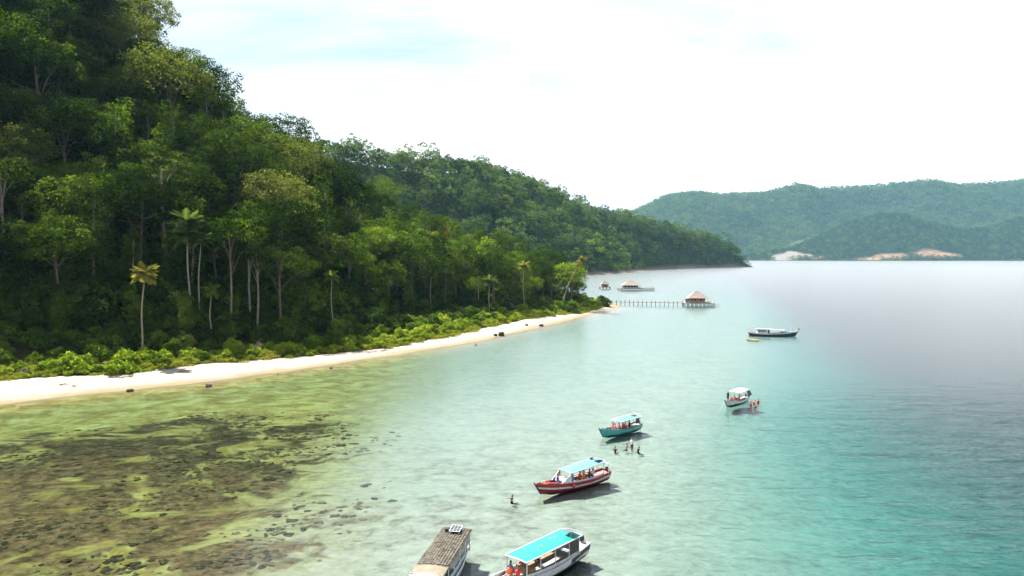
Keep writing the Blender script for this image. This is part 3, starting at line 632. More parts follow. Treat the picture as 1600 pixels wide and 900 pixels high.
FREE = [(-123, 178, 8), (-74.5, 193, 7), (-70.5, 197, 5), (-67, 191, 7), (-83, 163, 8), (-82.5, 187, 10), (-74.5, 180, 8), (-50, 203, 8), (22, 325, 14)]
LANDMARKS = [(24, 440, 'by the white-trunked slender tree'), (235, 450, 'behind the lone yellow-brown palm'), (300, 380, 'around the two-tiered palm'), (375, 370, 'behind the bright slender trees'), (120, 180, 'under the upper skyline'), (60, 320, 'above the white-trunked tree'),
             (330, 280, 'around the huge pale crown'), (200, 240, 'around the great umbrella tree'), (250, 130, 'below the lacy skyline tree'), (400, 190, 'below the wispy skyline trees'), (460, 280, 'around the bright columnar trees'), (20, 10, 'in the uppermost corner of the hill'), (30, 90, 'just below the uppermost corner'), (110, 60, 'near the uppermost skyline'), (190, 50, 'on the uppermost skyline'), (90, 140, 'midway down from the uppermost corner'), (590, 330, 'near the orange-brown tree'),
             (520, 430, 'above the thin palm'), (700, 380, 'on the middle of the spur'), (640, 430, 'above the dark thicket'), (800, 410, 'above the largest boulder'), (885, 430, 'around the leaning palm'), (935, 450, 'at the tip of the point')]
def screen(x, y, z): return 800 + 1142 * x / y, 400 - 1142 * (z - 25) / y
def landmark(x, y, z):
    a, b = screen(x, y, z); return min(LANDMARKS, key=lambda q: (q[0] - a) ** 2 + (q[1] - b) ** 2)[2]
for kind, v, x, y, sc, lab in FIXED:
    tree(kind, v, (x, y, near_z(x, y) - .3), sc, random.random() * 6, lab, 'tree', 'trees of the near hillside', NAMES[kind][0]); taken.append((x, y))
rg = np.random.default_rng(77)
x, y = poisson((-340, 62), (120, 440), 8.8, rg, lambda x, y: (near_h(x, y)[2] > 34 - 8 * sstep(-60, -35, x) - 17 * sstep(290, 335, y)) & seen(x, y, 1.08))
z, s_, v_, u_ = near_h(x, y)
rd = poly(np.column_stack([x, y]), RIDGE); k = (rd[1] < 0) | (rd[0] < 16)
for fx, fy, fw in FREE:
    k &= ~((y < fy + 5) & (np.abs(x / y - fx / fy) * fy < fw))
tk = np.array(taken); k &= np.min(np.hypot(x[:, None] - tk[:, 0], y[:, None] - tk[:, 1]), 1) > 4.0
x, y, z, v_, u_ = x[k], y[k], z[k], v_[k], u_[k]; rdist = rd[0][k]
gi_ = []                                                              # the giants stand well apart and push their neighbours out
for i in rg.permutation(len(x)):
    if len(gi_) < 34 and x[i] + .12 * (y[i] - 250) < -72 and v_[i] > 34 and rdist[i] > 12 and all(math.hypot(x[i] - x[j], y[i] - y[j]) > 19 for j in gi_) and math.hypot(x[i] + 122, y[i] - 262) > 17 and math.hypot(x[i] + 160, y[i] - 270) > 17: gi_.append(i)
gx = np.array([(x[j], y[j]) for j in gi_] + [(-122, 262), (-160, 270)]); gd = np.hypot(x[:, None] - gx[:, 0], y[:, None] - gx[:, 1]).min(1)
isg = np.zeros(len(x), bool); isg[gi_] = True; k = isg | (gd > 8.2)
x, y, z, v_, u_, rdist, isg = x[k], y[k], z[k], v_[k], u_[k], rdist[k], isg[k]
order = np.argsort(np.hypot(x, y)); x, y, z, v_, u_, rdist, isg = [q[order] for q in (x, y, z, v_, u_, rdist, isg)]
count = {}; rest = []
KINDS8 = ['round', 'umbrella', 'bright', 'olive', 'column', 'slender', 'emergent', 'rust']
for i in range(len(x)):
    spur = sstep(-105, -60, np.array([x[i] + .12 * (y[i] - 250)]))[0]             # the sunny lower spur towards the point
    pr = np.array([.56, .15, .11, .02, .11, .03, .02, .0]) * (1 - spur) + np.array([.18, .03, .42, .06, .27, .03, .0, .01]) * spur
    if v_[i] < 46: pr = np.array([.34, .05, .20, .03, .36, .02, 0, 0]) if spur < .5 else np.array([.15, .02, .5, .15, .15, .03, 0, 0])
    kind = KINDS8[rg.choice(8, p=pr / pr.sum())]
    sc = (.70 + .62 * rg.random() ** 1.3) * (1.05 if spur > .5 else 1.0) * (1.12 if v_[i] < 48 and spur < .5 else 1.0)
    if rdist[i] < 15 and spur < .5 and rg.random() < .38: kind = 'emergent'; sc *= .85
    if isg[i]: kind = 'giant'; sc = .72 + .42 * rg.random()
    if y[i] > 335: sc *= .8
    nm, desc = NAMES[kind]; count[nm] = count.get(nm, 0) + 1
    zone = ('on the sunny lower spur by the point' if spur > .5 else 'along the shaded forest edge behind the beach' if v_[i] < 40 else 'on the skyline of the steep hill' if rdist[i] < 14 else 'high on the steep dark slope' if z[i] > 55 else 'low on the steep dark slope')
    zone = landmark(x[i], y[i], z[i] + 14 * sc)
    off = screen(x[i], y[i], z[i] + 4)
    if off[1] < -25 or not -70 < off[0] < 1670: count[nm] -= 1; rest.append((x[i], y[i], z[i], sc, i)); continue
    if count[nm] > 180: rest.append((x[i], y[i], z[i], sc, i)); continue
    tree(kind, int(rg.integers(0, 9)), (x[i], y[i], z[i] - .4), sc, rg.random() * 6.28, desc + ' ' + zone, 'tree', 'trees ' + zone, nm, (rg.normal() * .04, rg.normal() * .04), .9 + .25 * rg.random())
if rest:
    r_ = np.array(rest); src = [link('wood_tree', PROTO['round'][k][0], None, False) for k in range(5)]
    scatter('hillside_forest', r_[:, :3] - [0, 0, .4], r_[:, 3], rg.integers(0, 5, len(r_)), src, 'uncounted trees closing the canopy at the edge of the view')
# undergrowth: low foliage closing the forest edge and the gaps between trees
x, y = poisson((-330, 60), (110, 430), 4.6, rg, lambda x, y: (near_h(x, y)[2] > 19 - 8 * sstep(290, 335, y)) & seen(x, y, 1.06))
z, s_, v_, u_ = near_h(x, y); rd = poly(np.column_stack([x, y]), RIDGE); k = ((rd[1] < 0) | (rd[0] < 10)) & ((v_ < 60) | (rg.random(len(x)) < .6)); x, y, z, v_ = x[k], y[k], z[k], v_[k]
src = [link('wood_understorey', PROTO[a][b][0], None, False) for a, b in (('dark_shrub', 0), ('dark_shrub', 1), ('leafy_shrub', 0), ('column', 0))]
kd = rg.choice(4, len(x), p=[.42, .38, .12, .08]); sc = (1.3 + 1.7 * rg.random(len(x)) ** 1.4) * np.where(v_ < 30, .5, 1.0); sc = np.where(kd == 3, sc * .42, sc)
scatter('undergrowth', np.column_stack([x, y, z - .2]), sc, kd, src, 'dark tangled undergrowth under the trees of the near hillside')
# --- shrubs and creepers at the top of the beach
BUSHES = [  # kind, variant, x, y, scale, label
 ('shrub', 0, -80.5, 148.5, 1.25, 'round yellow-green shrub spilling furthest onto the white sand'),
 ('shrub', 1, -91, 150, 1.5, 'wide mound of yellow-green shrub beside the first palm'),
 ('dark_shrub', 0, -39, 215, 2.2, 'tallest dark green thicket at the back of the beach'),
 ('leafy_shrub', 0, -47, 207, 1.9, 'bushy mid-green thicket beside the tallest dark one'),
 ('leafy_shrub', 1, 24, 314, 1.9, 'pale rounded shrub at the foot of the leaning palm'),
 ('leafy_shrub', 0, 40, 348, 1.3, 'bright shrub at the very tip of the point'),
 ('dark_shrub', 1, 44, 356, 1.7, 'dark shrub overhanging the water at the point'),
 ('dry_shrub', 0, -30, 236, 1.5, 'leafless grey-brown bush between the green thickets'),
 ('dry_shrub', 1, 12, 318, 1.3, 'leafless pinkish bush beneath the spur trees'),
 ('dry_shrub', 0, 31, 325, .8, 'low straw-coloured dry bush by the sand near the point'),
 ('shrub', 2, -4, 262, 1.1, 'shrub leaning over the sand beside the dark boulders'),
]
for kind, v, x, y, sc, lab in BUSHES:
    tree(kind, v, (x, y, near_z(x, y) - .1), sc, random.random() * 6, lab, 'shrub', 'shrubs along the top of the beach', 'dry_bush' if kind == 'dry_shrub' else 'shrub')
vp = resample(VEG, 1.0); vp = vp[(vp[:, 1] > 105) & (vp[:, 1] < 385)]
vn = np.gradient(vp, axis=0); vn = np.column_stack([-vn[:, 1], vn[:, 0]]); vn /= np.hypot(*vn.T)[:, None]
nb = 0; tkb = [(q[2], q[3]) for q in BUSHES]
for row, (o0, o1, step, kinds, s0, s1) in enumerate([(1.2, 3.0, 3.2, ('shrub', 'shrub', 'leafy_shrub'), .5, .85), (4.0, 7.5, 3.4, ('shrub', 'leafy_shrub', 'shrub', 'shrub'), .7, 1.15), (9, 14, 4.2, ('leafy_shrub', 'leafy_shrub', 'shrub', 'dark_shrub'), .9, 1.5), (15, 23, 4.6, ('leafy_shrub', 'dark_shrub', 'leafy_shrub', 'dark_shrub'), 1.0, 1.7)]):
    t = 0.0
    while t < len(vp) - 1:
        i = int(t); p = vp[i] + vn[i] * rg.uniform(o0, o1); t += step * rg.uniform(.6, 1.5) * (1 + max(0, vp[i][1] - 200) / 260)
        if not seen(p[:1], p[1:], 1.05)[0] or min(math.hypot(p[0] - a, p[1] - b) for a, b in tkb) < 2.0: continue
        kind = kinds[int(rg.integers(0, len(kinds)))]; sc = rg.uniform(s0, s1)
        if rg.random() < .035: kind = 'dry_shrub'; sc *= .8
        d = {'shrub': 'yellow-green shrub', 'leafy_shrub': 'leafy green shrub', 'dark_shrub': 'dark green shrub', 'dry_shrub': 'dry grey bush'}[kind]
        zn = ['in the front row beside the sand', 'in the second row behind the sand', 'in the third row behind the sand', 'in the back row against the dark forest'][row]
        fr = 'near end of the beach' if p[1] < 175 else 'middle of the beach' if p[1] < 240 else 'far end of the beach'
        tree(kind, int(rg.integers(0, 3)), (p[0], p[1], near_z(*p) - .1), sc, rg.random() * 6.28, f'{d} {zn}, {fr}', 'shrub', f'{d}s {zn}, {fr}', 'dry_bush' if kind == 'dry_shrub' else 'shrub', (0, 0), .8 + .4 * rg.random())
src = [link('wood_creeper', PROTO['creeper'][k][0], None, False) for k in range(2)] + [link('wood_creeper', PROTO['shrub'][0][0], None, False)]
x, y = poisson((-200, 50), (100, 390), 1.9, rg, lambda x, y: seen(x, y, 1.05)); v_ = near_h(x, y)[2]
edge = 4.2 * fbm(x, y, 9, 23) - .8; k = (v_ > edge) & (v_ < 13); x, y, v_ = x[k], y[k], v_[k]; z = near_h(x, y)[0]
kd = rg.choice(3, len(x), p=[.42, .40, .18]); scatter('beach_creepers', np.column_stack([x, y, z - .12]), (.38 + .35 * rg.random(len(x))) * np.where(kd == 2, .8, 1), kd, src, 'low yellow-green creepers carpeting the top of the beach')
# --- palms: every frond a piece of its own
def frond_mesh(name, Lf, n, mat, droop, wid, rg):
    mb = MB(); P = []
    for i in range(9):
        t = i / 8; P.append(Vector((Lf * t * (1 - .12 * droop * t), 0, Lf * (.30 * t - (.30 + .34 * droop) * t * t))))
    mb.tube(P, [.055 * (1 - .8 * i / 8) for i in range(9)], 4, 0, False)
    for i in range(n):
        t = .12 + .88 * i / (n - 1); k = t * 8; a = int(min(k, 7)); p = P[a].lerp(P[a + 1], k - a); d = (P[a + 1] - P[a]).normalized()
        ll = wid * math.sin(math.pi * min(1, .12 + .9 * t)) ** .6 * (.85 + .3 * rg.random())
        for s in (-1, 1):
            o = (d * .55 + Vector((0, s * 1.0, -.28 - .35 * rg.random()))).normalized(); w = d * (.075 * Lf / 3)
            mb.add([p - w, p + w, p + o * ll + w * .25 + Vector((0, 0, -.18 * ll)), p + o * ll * .55 - w * .9], [(0, 1, 2, 3)])
    me = raw_mesh(name, mb.v, mb.f, mat, None, False, {'tint': ('FACE', np.array([rg.random() for _ in mb.f]))})
    return me
PR = random.Random(3)
FROND = {'green': [frond_mesh('frond', 3.4, 22, LEAF['palm'], d, 1.0, PR) for d in (.4, 1.0)], 'dry': [frond_mesh('frond', 2.9, 22, LEAF['palm_dry'], d, .95, PR) for d in (.6, 1.3)],
         'bright': [frond_mesh('frond', 2.8, 20, LEAF['bright'], d, .9, PR) for d in (.4, 1.0)]}
def palm(x, y, H, kind, nf, label, lean=(0, 0), fs=1.0, r=.20, skirts=1, z0=None):
    z = near_z(x, y) if z0 is None else z0
    o = empty('palm_tree', (x, y, z - .3)); mb = MB()
    P = [(lean[0] * (i / 9) ** 1.4 + .18 * math.sin(i * .9), lean[1] * (i / 9) ** 1.4, H * i / 9) for i in range(10)]
    mb.tube(P, [r * (1.5 if i == 0 else 1.0) * (1 - .35 * i / 9) for i in range(10)], 8); mb.build('trunk', BARK_P, o, True)
    for sk in range(skirts):
        for i in range(nf):
            f = link('frond', FROND[kind][(i + sk) % 2], o); t = ((i * 7 + 3) % nf) / nf
            f.location = (P[-1][0], P[-1][1], H - sk * 2.2 * fs); f.rotation_euler = (PR.uniform(-.25, .25), -math.radians(72 - 105 * t) * .9 + PR.uniform(-.1, .1), i * 2.39996 + PR.uniform(-.15, .15))
            f.scale = [fs * PR.uniform(.85, 1.12)] * 3
    c = MB()
    for i in range(6): c.add(*ico((P[-1][0] + .3 * math.cos(i), P[-1][1] + .3 * math.sin(i), H - .35), .15, 1))
    c.build('coconut_cluster', BARK_D, o, True)
    tag(o, label, 'palm', 'palms at the forest edge')
    return o
def ico(c, r, sub=1, noise=0.0, seed=0, sc=(1, 1, 1)):
    import bmesh
    bm = bmesh.new(); bmesh.ops.create_icosphere(bm, subdivisions=sub, radius=1.0); q = random.Random(seed); vs = []
    for v in bm.verts: k = r * (1 + noise * (q.random() - .5)); vs.append((c[0] + v.co.x * k * sc[0], c[1] + v.co.y * k * sc[1], c[2] + v.co.z * k * sc[2]))
    fs = [tuple(v.index for v in f.verts) for f in bm.faces]; bm.free(); return vs, fs
palm(-83, 163, 19.0, 'dry', 26, 'coconut palm with yellow-brown fronds standing alone before the dark forest', (.9, 0), 1.2)
palm(-82.5, 187, 26.5, 'green', 24, 'tall royal-looking palm with two tiers of dark green fronds', (-.6, 0), 1.45, .26, 2)
palm(-80.6, 187.5, 22, 'green', 16, 'shorter palm tucked under the two-tiered palm', (.6, .4), 1.05, .2)
palm(-74.5, 180, 13.0, 'bright', 20, 'small bright green palm between the shrubs and slender trees', (.2, 0), 1.05, .17)
palm(-50, 203, 16, 'bright', 16, 'thin palm with drooping crown beside the mid-green thicket', (-.3, 0), 1.0, .15)
palm(22, 325, 21, 'dry', 18, 'leaning coconut palm with pale trunk near the point', (8.5, 3), 1.35, .30)
palm(-14, 300, 21, 'green', 16, 'green palm head showing among the spur trees', (.4, 0), 1.3)
palm(5, 305, 19, 'dry', 16, 'yellowish palm head among the spur trees near the point', (-.4, 0), 1.15)
palm(-30, 268, 15, 'bright', 16, 'low bright palm in the undergrowth below the spur', (.3, 0), 1.2)
palm(-9, 283, 13, 'green', 16, 'low dark palm in the undergrowth behind the boulders', (.3, 0), 1.2)
palm(-150, 205, 15, 'green', 16, 'shaded dark palm deep in the forest edge', (.3, 0), 1.3)
# ------------------------------------------------------------------ people: one continuous body each
SKIN = paint('skin', (0.28, 0.15, 0.09), 0.55, 0.08, 6, 0.3); HAIR = paint('hair', (0.012, 0.010, 0.009), 0.6, 0.2, 9, 0.3)
def cloth(n, c): return paint('cloth_' + n, c, 0.85, 0.18, 7, 0.1, 0.3, 12)
CL = {k: cloth(k, c) for k, c in dict(white=(.75, .75, .74), black=(.02, .02, .025), red=(.55, .04, .04), orange=(.72, .12, .05), navy=(.03, .05, .16), blue=(.06, .22, .50), grey=(.25, .25, .26), pink=(.62, .22, .26), tan=(.42, .30, .18)).items()}
def pose_bones(kind):
    """joint chains: (points, radii, zone); zones 0 skin 1 shirt 2 trousers 3 hair.  x forward, z up, feet or seat at the origin"""
    up = 0.0
    if kind in ('stand', 'wade', 'reach'):
        hip = .92; B = [([(0, s * .09, hip), (.02, s * .10, .50), (0, s * .10, .08), (.13, s * .11, .04)], [.095, .065, .045, .038], 2 if kind != 'wade' else 2) for s in (-1, 1)]; lx = 0.0
    elif kind == 'sit':
        hip = .12; B = [([(0, s * .10, hip), (.42, s * .13, .14), (.46, s * .13, -.30), (.58, s * .13, -.35)], [.095, .07, .048, .038], 2) for s in (-1, 1)]; lx = 0.0
    else:                                                      # swim: upright in the water, legs trailing below
        hip = -.40; B = [([(0, s * .09, hip), (-.32, s * .14, -.52), (-.72, s * .16, -.50), (-.84, s * .16, -.50)], [.095, .065, .045, .035], 2) for s in (-1, 1)]; lx = 0.0
    t = hip
    B.append(([(0, 0, t), (0, 0, t + .22), (.0, 0, t + .42), (0, 0, t + .52)], [.135, .125, .15, .09], 1))
    B.append(([(0, -.15, t + .44), (0, .15, t + .44)], [.075, .075], 1))
    B.append(([(0, 0, t + .50), (.01, 0, t + .60)], [.055, .052], 0))
    B.append(([(.015, 0, t + .64), (.01, 0, t + .74)], [.075, .092], 0))
    B.append(([(.10, 0, t + .685), (.125, 0, t + .67)], [.018, .016], 0))
    for s in (-1, 1): B.append(([(0, s * .088, t + .70), (-.01, s * .10, t + .70)], [.022, .018], 0))
    B.append(([(-.03, 0, t + .77), (-.05, 0, t + .71)], [.088, .08], 3))
    arms = {'stand': ((.05, .24, .16), (.12, .25, -.08)), 'wade': ((.10, .32, .22), (.30, .42, .12)), 'reach': ((.22, .24, .34), (.46, .16, .50)), 'sit': ((.06, .25, .18), (.30, .16, .04)), 'swim': ((.12, .36, .34), (.36, .46, .34))}[kind]
    hands = []
    for s in (-1, 1):
        e, h = arms
        if kind == 'reach' and s < 0: e, h = ((.02, .24, .16), (.08, .25, -.08))
        sh = (0, s * .19, t + .44); el = (e[0], s * e[1], t + e[2]); ha = (h[0], s * h[1], t + h[2])
        B.append(([sh, ((sh[0] + el[0]) / 2, (sh[1] + el[1]) / 2, (sh[2] + el[2]) / 2)], [.062, .052], 1)); B.append(([((sh[0] + el[0]) / 2, (sh[1] + el[1]) / 2, (sh[2] + el[2]) / 2), el, ha], [.048, .042, .030], 0))
        d = (Vector(ha) - Vector(el)).normalized(); B.append(([ha, tuple(Vector(ha) + d * .07)], [.036, .034], 0)); hands.append((Vector(ha) + d * .07, d, s))
    return B, hands, t
BODY = {}
def body_mesh(kind):
    if kind in BODY: return BODY[kind]
    B, hands, t = pose_bones(kind); mb = MB(); segs = []
    for P, r, zn in B:
        for a, b, ra, rb in zip(P[:-1], P[1:], r[:-1], r[1:]): segs.append((Vector(a), Vector(b), zn))
        for p, q in zip(P, r): mb.add(*ico(p, q, 2))
        for a, b, ra, rb in zip(P[:-1], P[1:], r[:-1], r[1:]): mb.tube([a, b], [ra, rb], 10)
    me = raw_mesh('person', mb.v, mb.f, SKIN); o = link('person_tmp', me)
    m = o.modifiers.new('r', 'REMESH'); m.mode = 'VOXEL'; m.voxel_size = .021
    m = o.modifiers.new('s', 'SMOOTH'); m.iterations = 3; m.factor = .5
    m = o.modifiers.new('d', 'DECIMATE'); m.ratio = .25
    out = bpy.data.meshes.new_from_object(o.evaluated_get(bpy.context.evaluated_depsgraph_get()))
    bpy.data.objects.remove(o)
    V = [tuple(v.co) for v in out.vertices]; F = [tuple(p.vertices) for p in out.polygons]; Z = []
    for p in out.polygons:
        c = p.center; best = 9; z = 0
        for a, b, zn in segs:
            ab = b - a; k = max(0, min(1, (c - a).dot(ab) / max(ab.dot(ab), 1e-9))); dd = (c - a - ab * k).length
            if dd < best: best, z = dd, zn
        if z == 0 and c.z > t + .77: z = 3
        if z == 2 and kind != 'sit' and c.z < t - .45: z = 0
        if z == 2 and kind == 'sit' and c.z < -.02: z = 0
        Z.append(z)
    mb = MB(); mb.v, mb.f, mb.m = V, F, Z
    for p, d, s in hands:                                        # four fingers and a thumb, slightly curled
        side = d.cross(Vector((0, 0, 1))); side = side.normalized() if side.length > .1 else Vector((1, 0, 0)); nrm_ = side.cross(d).normalized()
        for k, ln in enumerate((.062, .074, .078, .066)):
            q = p + side * ((k - 1.5) * .017); mb.tube([q - d * .02, q + d * ln * .6, q + d * ln - nrm_ * .025], [.010, .009, .007], 5)
        q = p - d * .055 + side * .03 * -s; mb.tube([q, q + d * .03 - side * s * .025, q + d * .06 - side * s * .028], [.011, .010, .008], 5)
    for s in (-1, 1): mb.add(*ico((.098, s * .034, t + .715), .012, 1), 3)
    mb.tube([(.098, -.022, t + .632), (.103, 0, t + .63), (.098, .022, t + .632)], .006, 4, 3)
    BODY[kind] = (raw_mesh('person_' + kind, mb.v, mb.f, [SKIN, SKIN, SKIN, HAIR], mb.m, True), t)
    return BODY[kind]
def person(kind, loc, face, shirt, pants, label, group, vest=None, tilt=0.0, sc=1.0):
    me, t = body_mesh(kind); me = me.copy()
    me.materials[1] = CL.get(shirt, SKIN); me.materials[2] = CL.get(pants, SKIN)
    o = link('person', me); o.location = loc; o.rotation_euler = (0, tilt, face); o.scale = (sc,) * 3
    if vest:
        mb = MB(); rings = []
        for z, a, b in ((.06, .165, .185), (.16, .172, .188), (.30, .185, .200), (.42, .175, .195), (.49, .12, .15)): rings.append([(a * math.cos(q * math.pi / 6), b * math.sin(q * math.pi / 6), t + z) for q in range(12)])
        mb.loft(rings, 0, True); mb.tube([(.14, -.09, t + .49), (.16, 0, t + .40), (.14, .09, t + .49)], .03, 5)
        mb.build('life_vest', CL[vest], o, True)
    tag(o, label, 'person', group)
    return o
# ------------------------------------------------------------------ boats
PT = {k: paint('paint_' + k, c, r_, min(.45, v_ * 1.9), 2.3, .45) for k, (c, r_, v_) in dict(white=((.50, .51, .53), .4, .14), offwhite=((.36, .36, .35), .5, .15), maroon=((.22, .018, .022), .35, .2), red=((.50, .03, .04), .4, .15), pink=((.36, .17, .16), .6, .2),
      teal=((.05, .30, .30), .4, .18), teal_dark=((.015, .09, .09), .5, .2), turquoise=((.006, .24, .185), .45, .12), skyblue=((.085, .23, .33), .5, .14), paleteal=((.085, .215, .20), .5, .15), black=((.018, .018, .02), .5, .25), navy=((.015, .03, .05), .4, .25),
      wood=((.24, .15, .08), .7, .3), deck=((.30, .27, .23), .7, .15), dark_red=((.09, .012, .014), .6, .2), blue=((.08, .28, .55), .5, .1), grey=((.30, .31, .32), .6, .2), paleblue=((.33, .41, .46), .45, .1), yellow=((.50, .36, .10), .6, .25), bamboo=((.46, .38, .24), .7, .2), steel=((.55, .56, .58), .3, .1)).items()}
PT['glass'] = paint('dark_glass', (.012, .016, .02), .12, .2, 2, .6)
PT['solar'] = paint('solar_cells', (.02, .022, .035), .18, .15, 8, .6)
PT['thatch'] = paint('palm_thatch', (.115, .104, .085), .95, .45, 2.2, .05, .9, 9)
PT['thatch_pale'] = paint('weathered_thatch', (.31, .26, .215), .95, .3, 1.5, .05, .8, 7)
PT['tarp'] = paint('sun_bleached_tarp', (.20, .17, .13), .9, .2, 1.2, .1, .5, 5)
PT['timber'] = paint('grey_timber', (.20, .17, .14), .9, .3, 2.0, .1, .5, 8)
PT['plank_pale'] = paint('bleached_planks', (.32, .29, .26), .9, .25, 1.5, .1, .4, 6)
def sm(a, b, x): t = max(0, min(1, (x - a) / (b - a))); return t * t * (3 - 2 * t)
class Hull:
    def __init__(s, L, B, zm=.75, zb=1.35, zs=.95, draft=.35, stern=.72, rake=.9, vee=.5):
        s.L, s.B, s.zm, s.zb, s.zs, s.dr, s.st, s.rake, s.vee = L, B, zm, zb, zs, draft, stern, rake, vee
    def half(s, t):
        b = s.B / 2 * (s.st + (1 - s.st) * sm(0, .38, t))
        if t > .5: b *= max(.0, 1 - ((t - .5) / .5) ** 2.3)
        return max(b, .03)
    def sheer(s, t): return s.zm + (s.zb - s.zm) * max(0, (t - .35) / .65) ** 2.0 + (s.zs - s.zm) * max(0, (.35 - t) / .35) ** 2
    def keel(s, t): return -s.dr + (s.dr + .05) * sm(.82, 1, t) + .18 * sm(.15, 0, t)
    def pt(s, t, a, side, off=0.0):
        """point on the skin: a 0 keel .. 1 gunwale"""
        q = a * math.pi / 2; v = s.vee + (1 - s.vee) * 0 + .45 * sm(.6, 1, t)
        y = s.half(t) * math.sin(q) ** (.55 + .5 * sm(.6, 1, t)); zk, zs = s.keel(t), s.sheer(t)
        z = zk + (zs - zk) * (1 - math.cos(q)) ** .85
        x = (t - .5) * s.L + s.rake * ((z - zk) / (zs - zk)) * sm(.7, 1, t) ** 1.3 - .25 * ((z - zk) / (zs - zk)) * sm(.12, 0, t)
        return (x + off * sm(.9, 1, t), side * (y + off), z)
    def build(s, root, top, bottom, band=.16, deckm='deck', gun='white', deck_drop=.22):
        N = 28; K = 9; mb = MB(); rings = []
        for i in range(N + 1):
            t = i / N; rings.append([s.pt(t, 1 - k / K, 1) for k in range(K)] + [s.pt(t, k / K, -1) for k in range(K + 1)])
        mb.loft(rings, 0, False, True, True)
        mb.m = [1 if sum(mb.v[j][2] for j in f) / len(f) < band else 0 for f in mb.f]
        h = mb.build('hull', [PT[top], PT[bottom]], root, True)
        mb = MB(); r = []
        for i in range(N):
            t = i / N; x, y, z = s.pt(t, 1, 1); y = max(.01, y - .05); zz = z - deck_drop; r.append([(x, y, zz), (x, 0, zz + .03), (x, -y, zz)])
        mb.loft(r); mb.build('deck', PT[deckm], root)
        for sd in (1, -1):
            mb = MB(); mb.tube([s.pt(i / N, 1, sd, .01) for i in range(N + 1)], .055, 6); mb.build('gunwale', PT[gun], root, True)
        return h
    def band(s, root, a0, a1, t0, t1, mat, name='stripe', off=.018):
        for sd in (1, -1):
            mb = MB(); n = 22; r = []
            for i in range(n + 1): t = t0 + (t1 - t0) * i / n; r.append([s.pt(t, a0, sd, off), s.pt(t, (a0 + a1) / 2, sd, off + .004), s.pt(t, a1, sd, off)])
            mb.loft(r); mb.build(name, PT[mat], root, True)
    def stem(s, root, mat):
        mb = MB(); P = [Vector(s.pt(1, a, 0)) for a in (.1, .4, .7, 1)]; P.append(P[-1] + (P[-1] - P[-2]) * .35); mb.tube([tuple(p + Vector((.03, 0, 0))) for p in P], [.05, .07, .08, .09, .07], 6); mb.build('stem_post', PT[mat], root, True)
def roof(root, x0, x1, w, z0, z1, mat, trim=None, camber=.12, th=.07, name='roof', nx=14):
    mb = MB(); rings = []
    for i in range(nx + 1):
        t = i / nx; x = x0 + (x1 - x0) * t; z = z0 + (z1 - z0) * t
        top = [(x, w / 2 * q, z + camber * (1 - q * q)) for q in (-1, -.75, -.5, -.25, 0, .25, .5, .75, 1)]
        rings.append(top + [(a, b, c - th) for a, b, c in top[::-1]])
    mb.loft(rings, 0, True, True, True); o = mb.build(name, PT[mat], root)
    if trim:
        for sd in (-1, 1):
            mb = MB(); mb.tube([(x0, sd * w / 2, z0 - th / 2), (x1, sd * w / 2, z1 - th / 2)], .06, 6); mb.build('roof_trim', PT[trim], o)
        for x, z in ((x0, z0), (x1, z1)):
            mb = MB(); mb.tube([(x, w / 2 * q, z - th / 2 + camber * (1 - q * q)) for q in (-1, -.5, 0, .5, 1)], .06, 6); mb.build('roof_trim', PT[trim], o)
    return o
def posts(root, hull, xs, w, ztop, mat, r=.04):
    for x in xs:
        for sd in (-1, 1):
            mb = MB(); zb = hull.sheer(x / hull.L + .5) - .2; mb.tube([(x, sd * (w / 2 - .10), zb), (x, sd * (w / 2 - .10), ztop(x) - .02)], r, 6); mb.build('post', PT[mat], root)
def coaming(root, hull, x0, x1, w, h, mat, name='side_panel'):
    for sd in (-1, 1):
        n = 8; mb = MB(); r = []
        for i in range(n + 1):
            x = x0 + (x1 - x0) * i / n; t = x / hull.L + .5; z = hull.sheer(t) - .18; y = sd * min(w / 2 - .08, hull.half(t) - .06); r.append([(x, y, z), (x, y, z + h), (x, y - sd * .05, z + h), (x, y - sd * .05, z)])
        mb.loft(r, 0, True, True, True); mb.build(name, PT[mat], root)
def bench(root, hull, x0, x1, w, mat='wood'):
    for sd in (-1, 1):
        mb = MB(); z = hull.sheer(.4) - .2; mb.box(((x0 + x1) / 2, sd * (w / 2 - .38), z + .30), (x1 - x0, .36, .05)); mb.box(((x0 + x1) / 2, sd * (w / 2 - .38), z + .14), (x1 - x0 - .2, .10, .27)); mb.build('bench', PT[mat], root)
def solar(root, c, size=(1.0, .75), tilt=.18, h=.28, n=(4, 3), rz=0.0):
    rt = Matrix.Rotation(rz, 3, 'Z') @ Matrix.Rotation(tilt, 3, 'Y'); mb = MB(); mb.box((c[0], c[1], c[2] + h), (size[0], size[1], .04), 0, rt); o = mb.build('solar_panel', PT['solar'], root)
    mb = MB()
    for a in range(n[0] + 1): mb.box(tuple(Vector((c[0], c[1], c[2] + h)) + rt @ Vector(((a / n[0] - .5) * size[0], 0, .025))), (.05 if a in (0, n[0]) else .018, size[1] + .05, .02), 0, rt)
    for b in range(n[1] + 1): mb.box(tuple(Vector((c[0], c[1], c[2] + h)) + rt @ Vector((0, (b / n[1] - .5) * size[1], .029))), (size[0] + .05, .05 if b in (0, n[1]) else .018, .02), 0, rt)
    mb.build('panel_frame', PT['steel'], o)
    for sx in (-1, 1):
        for sy in (-1, 1): mb = MB(); p = Vector((c[0], c[1], c[2] + h)) + rt @ Vector((sx * size[0] * .42, sy * size[1] * .42, 0)); mb.tube([(p.x, p.y, c[2] - .05), tuple(p)], .02, 5); mb.build('panel_leg', PT['white'], o)
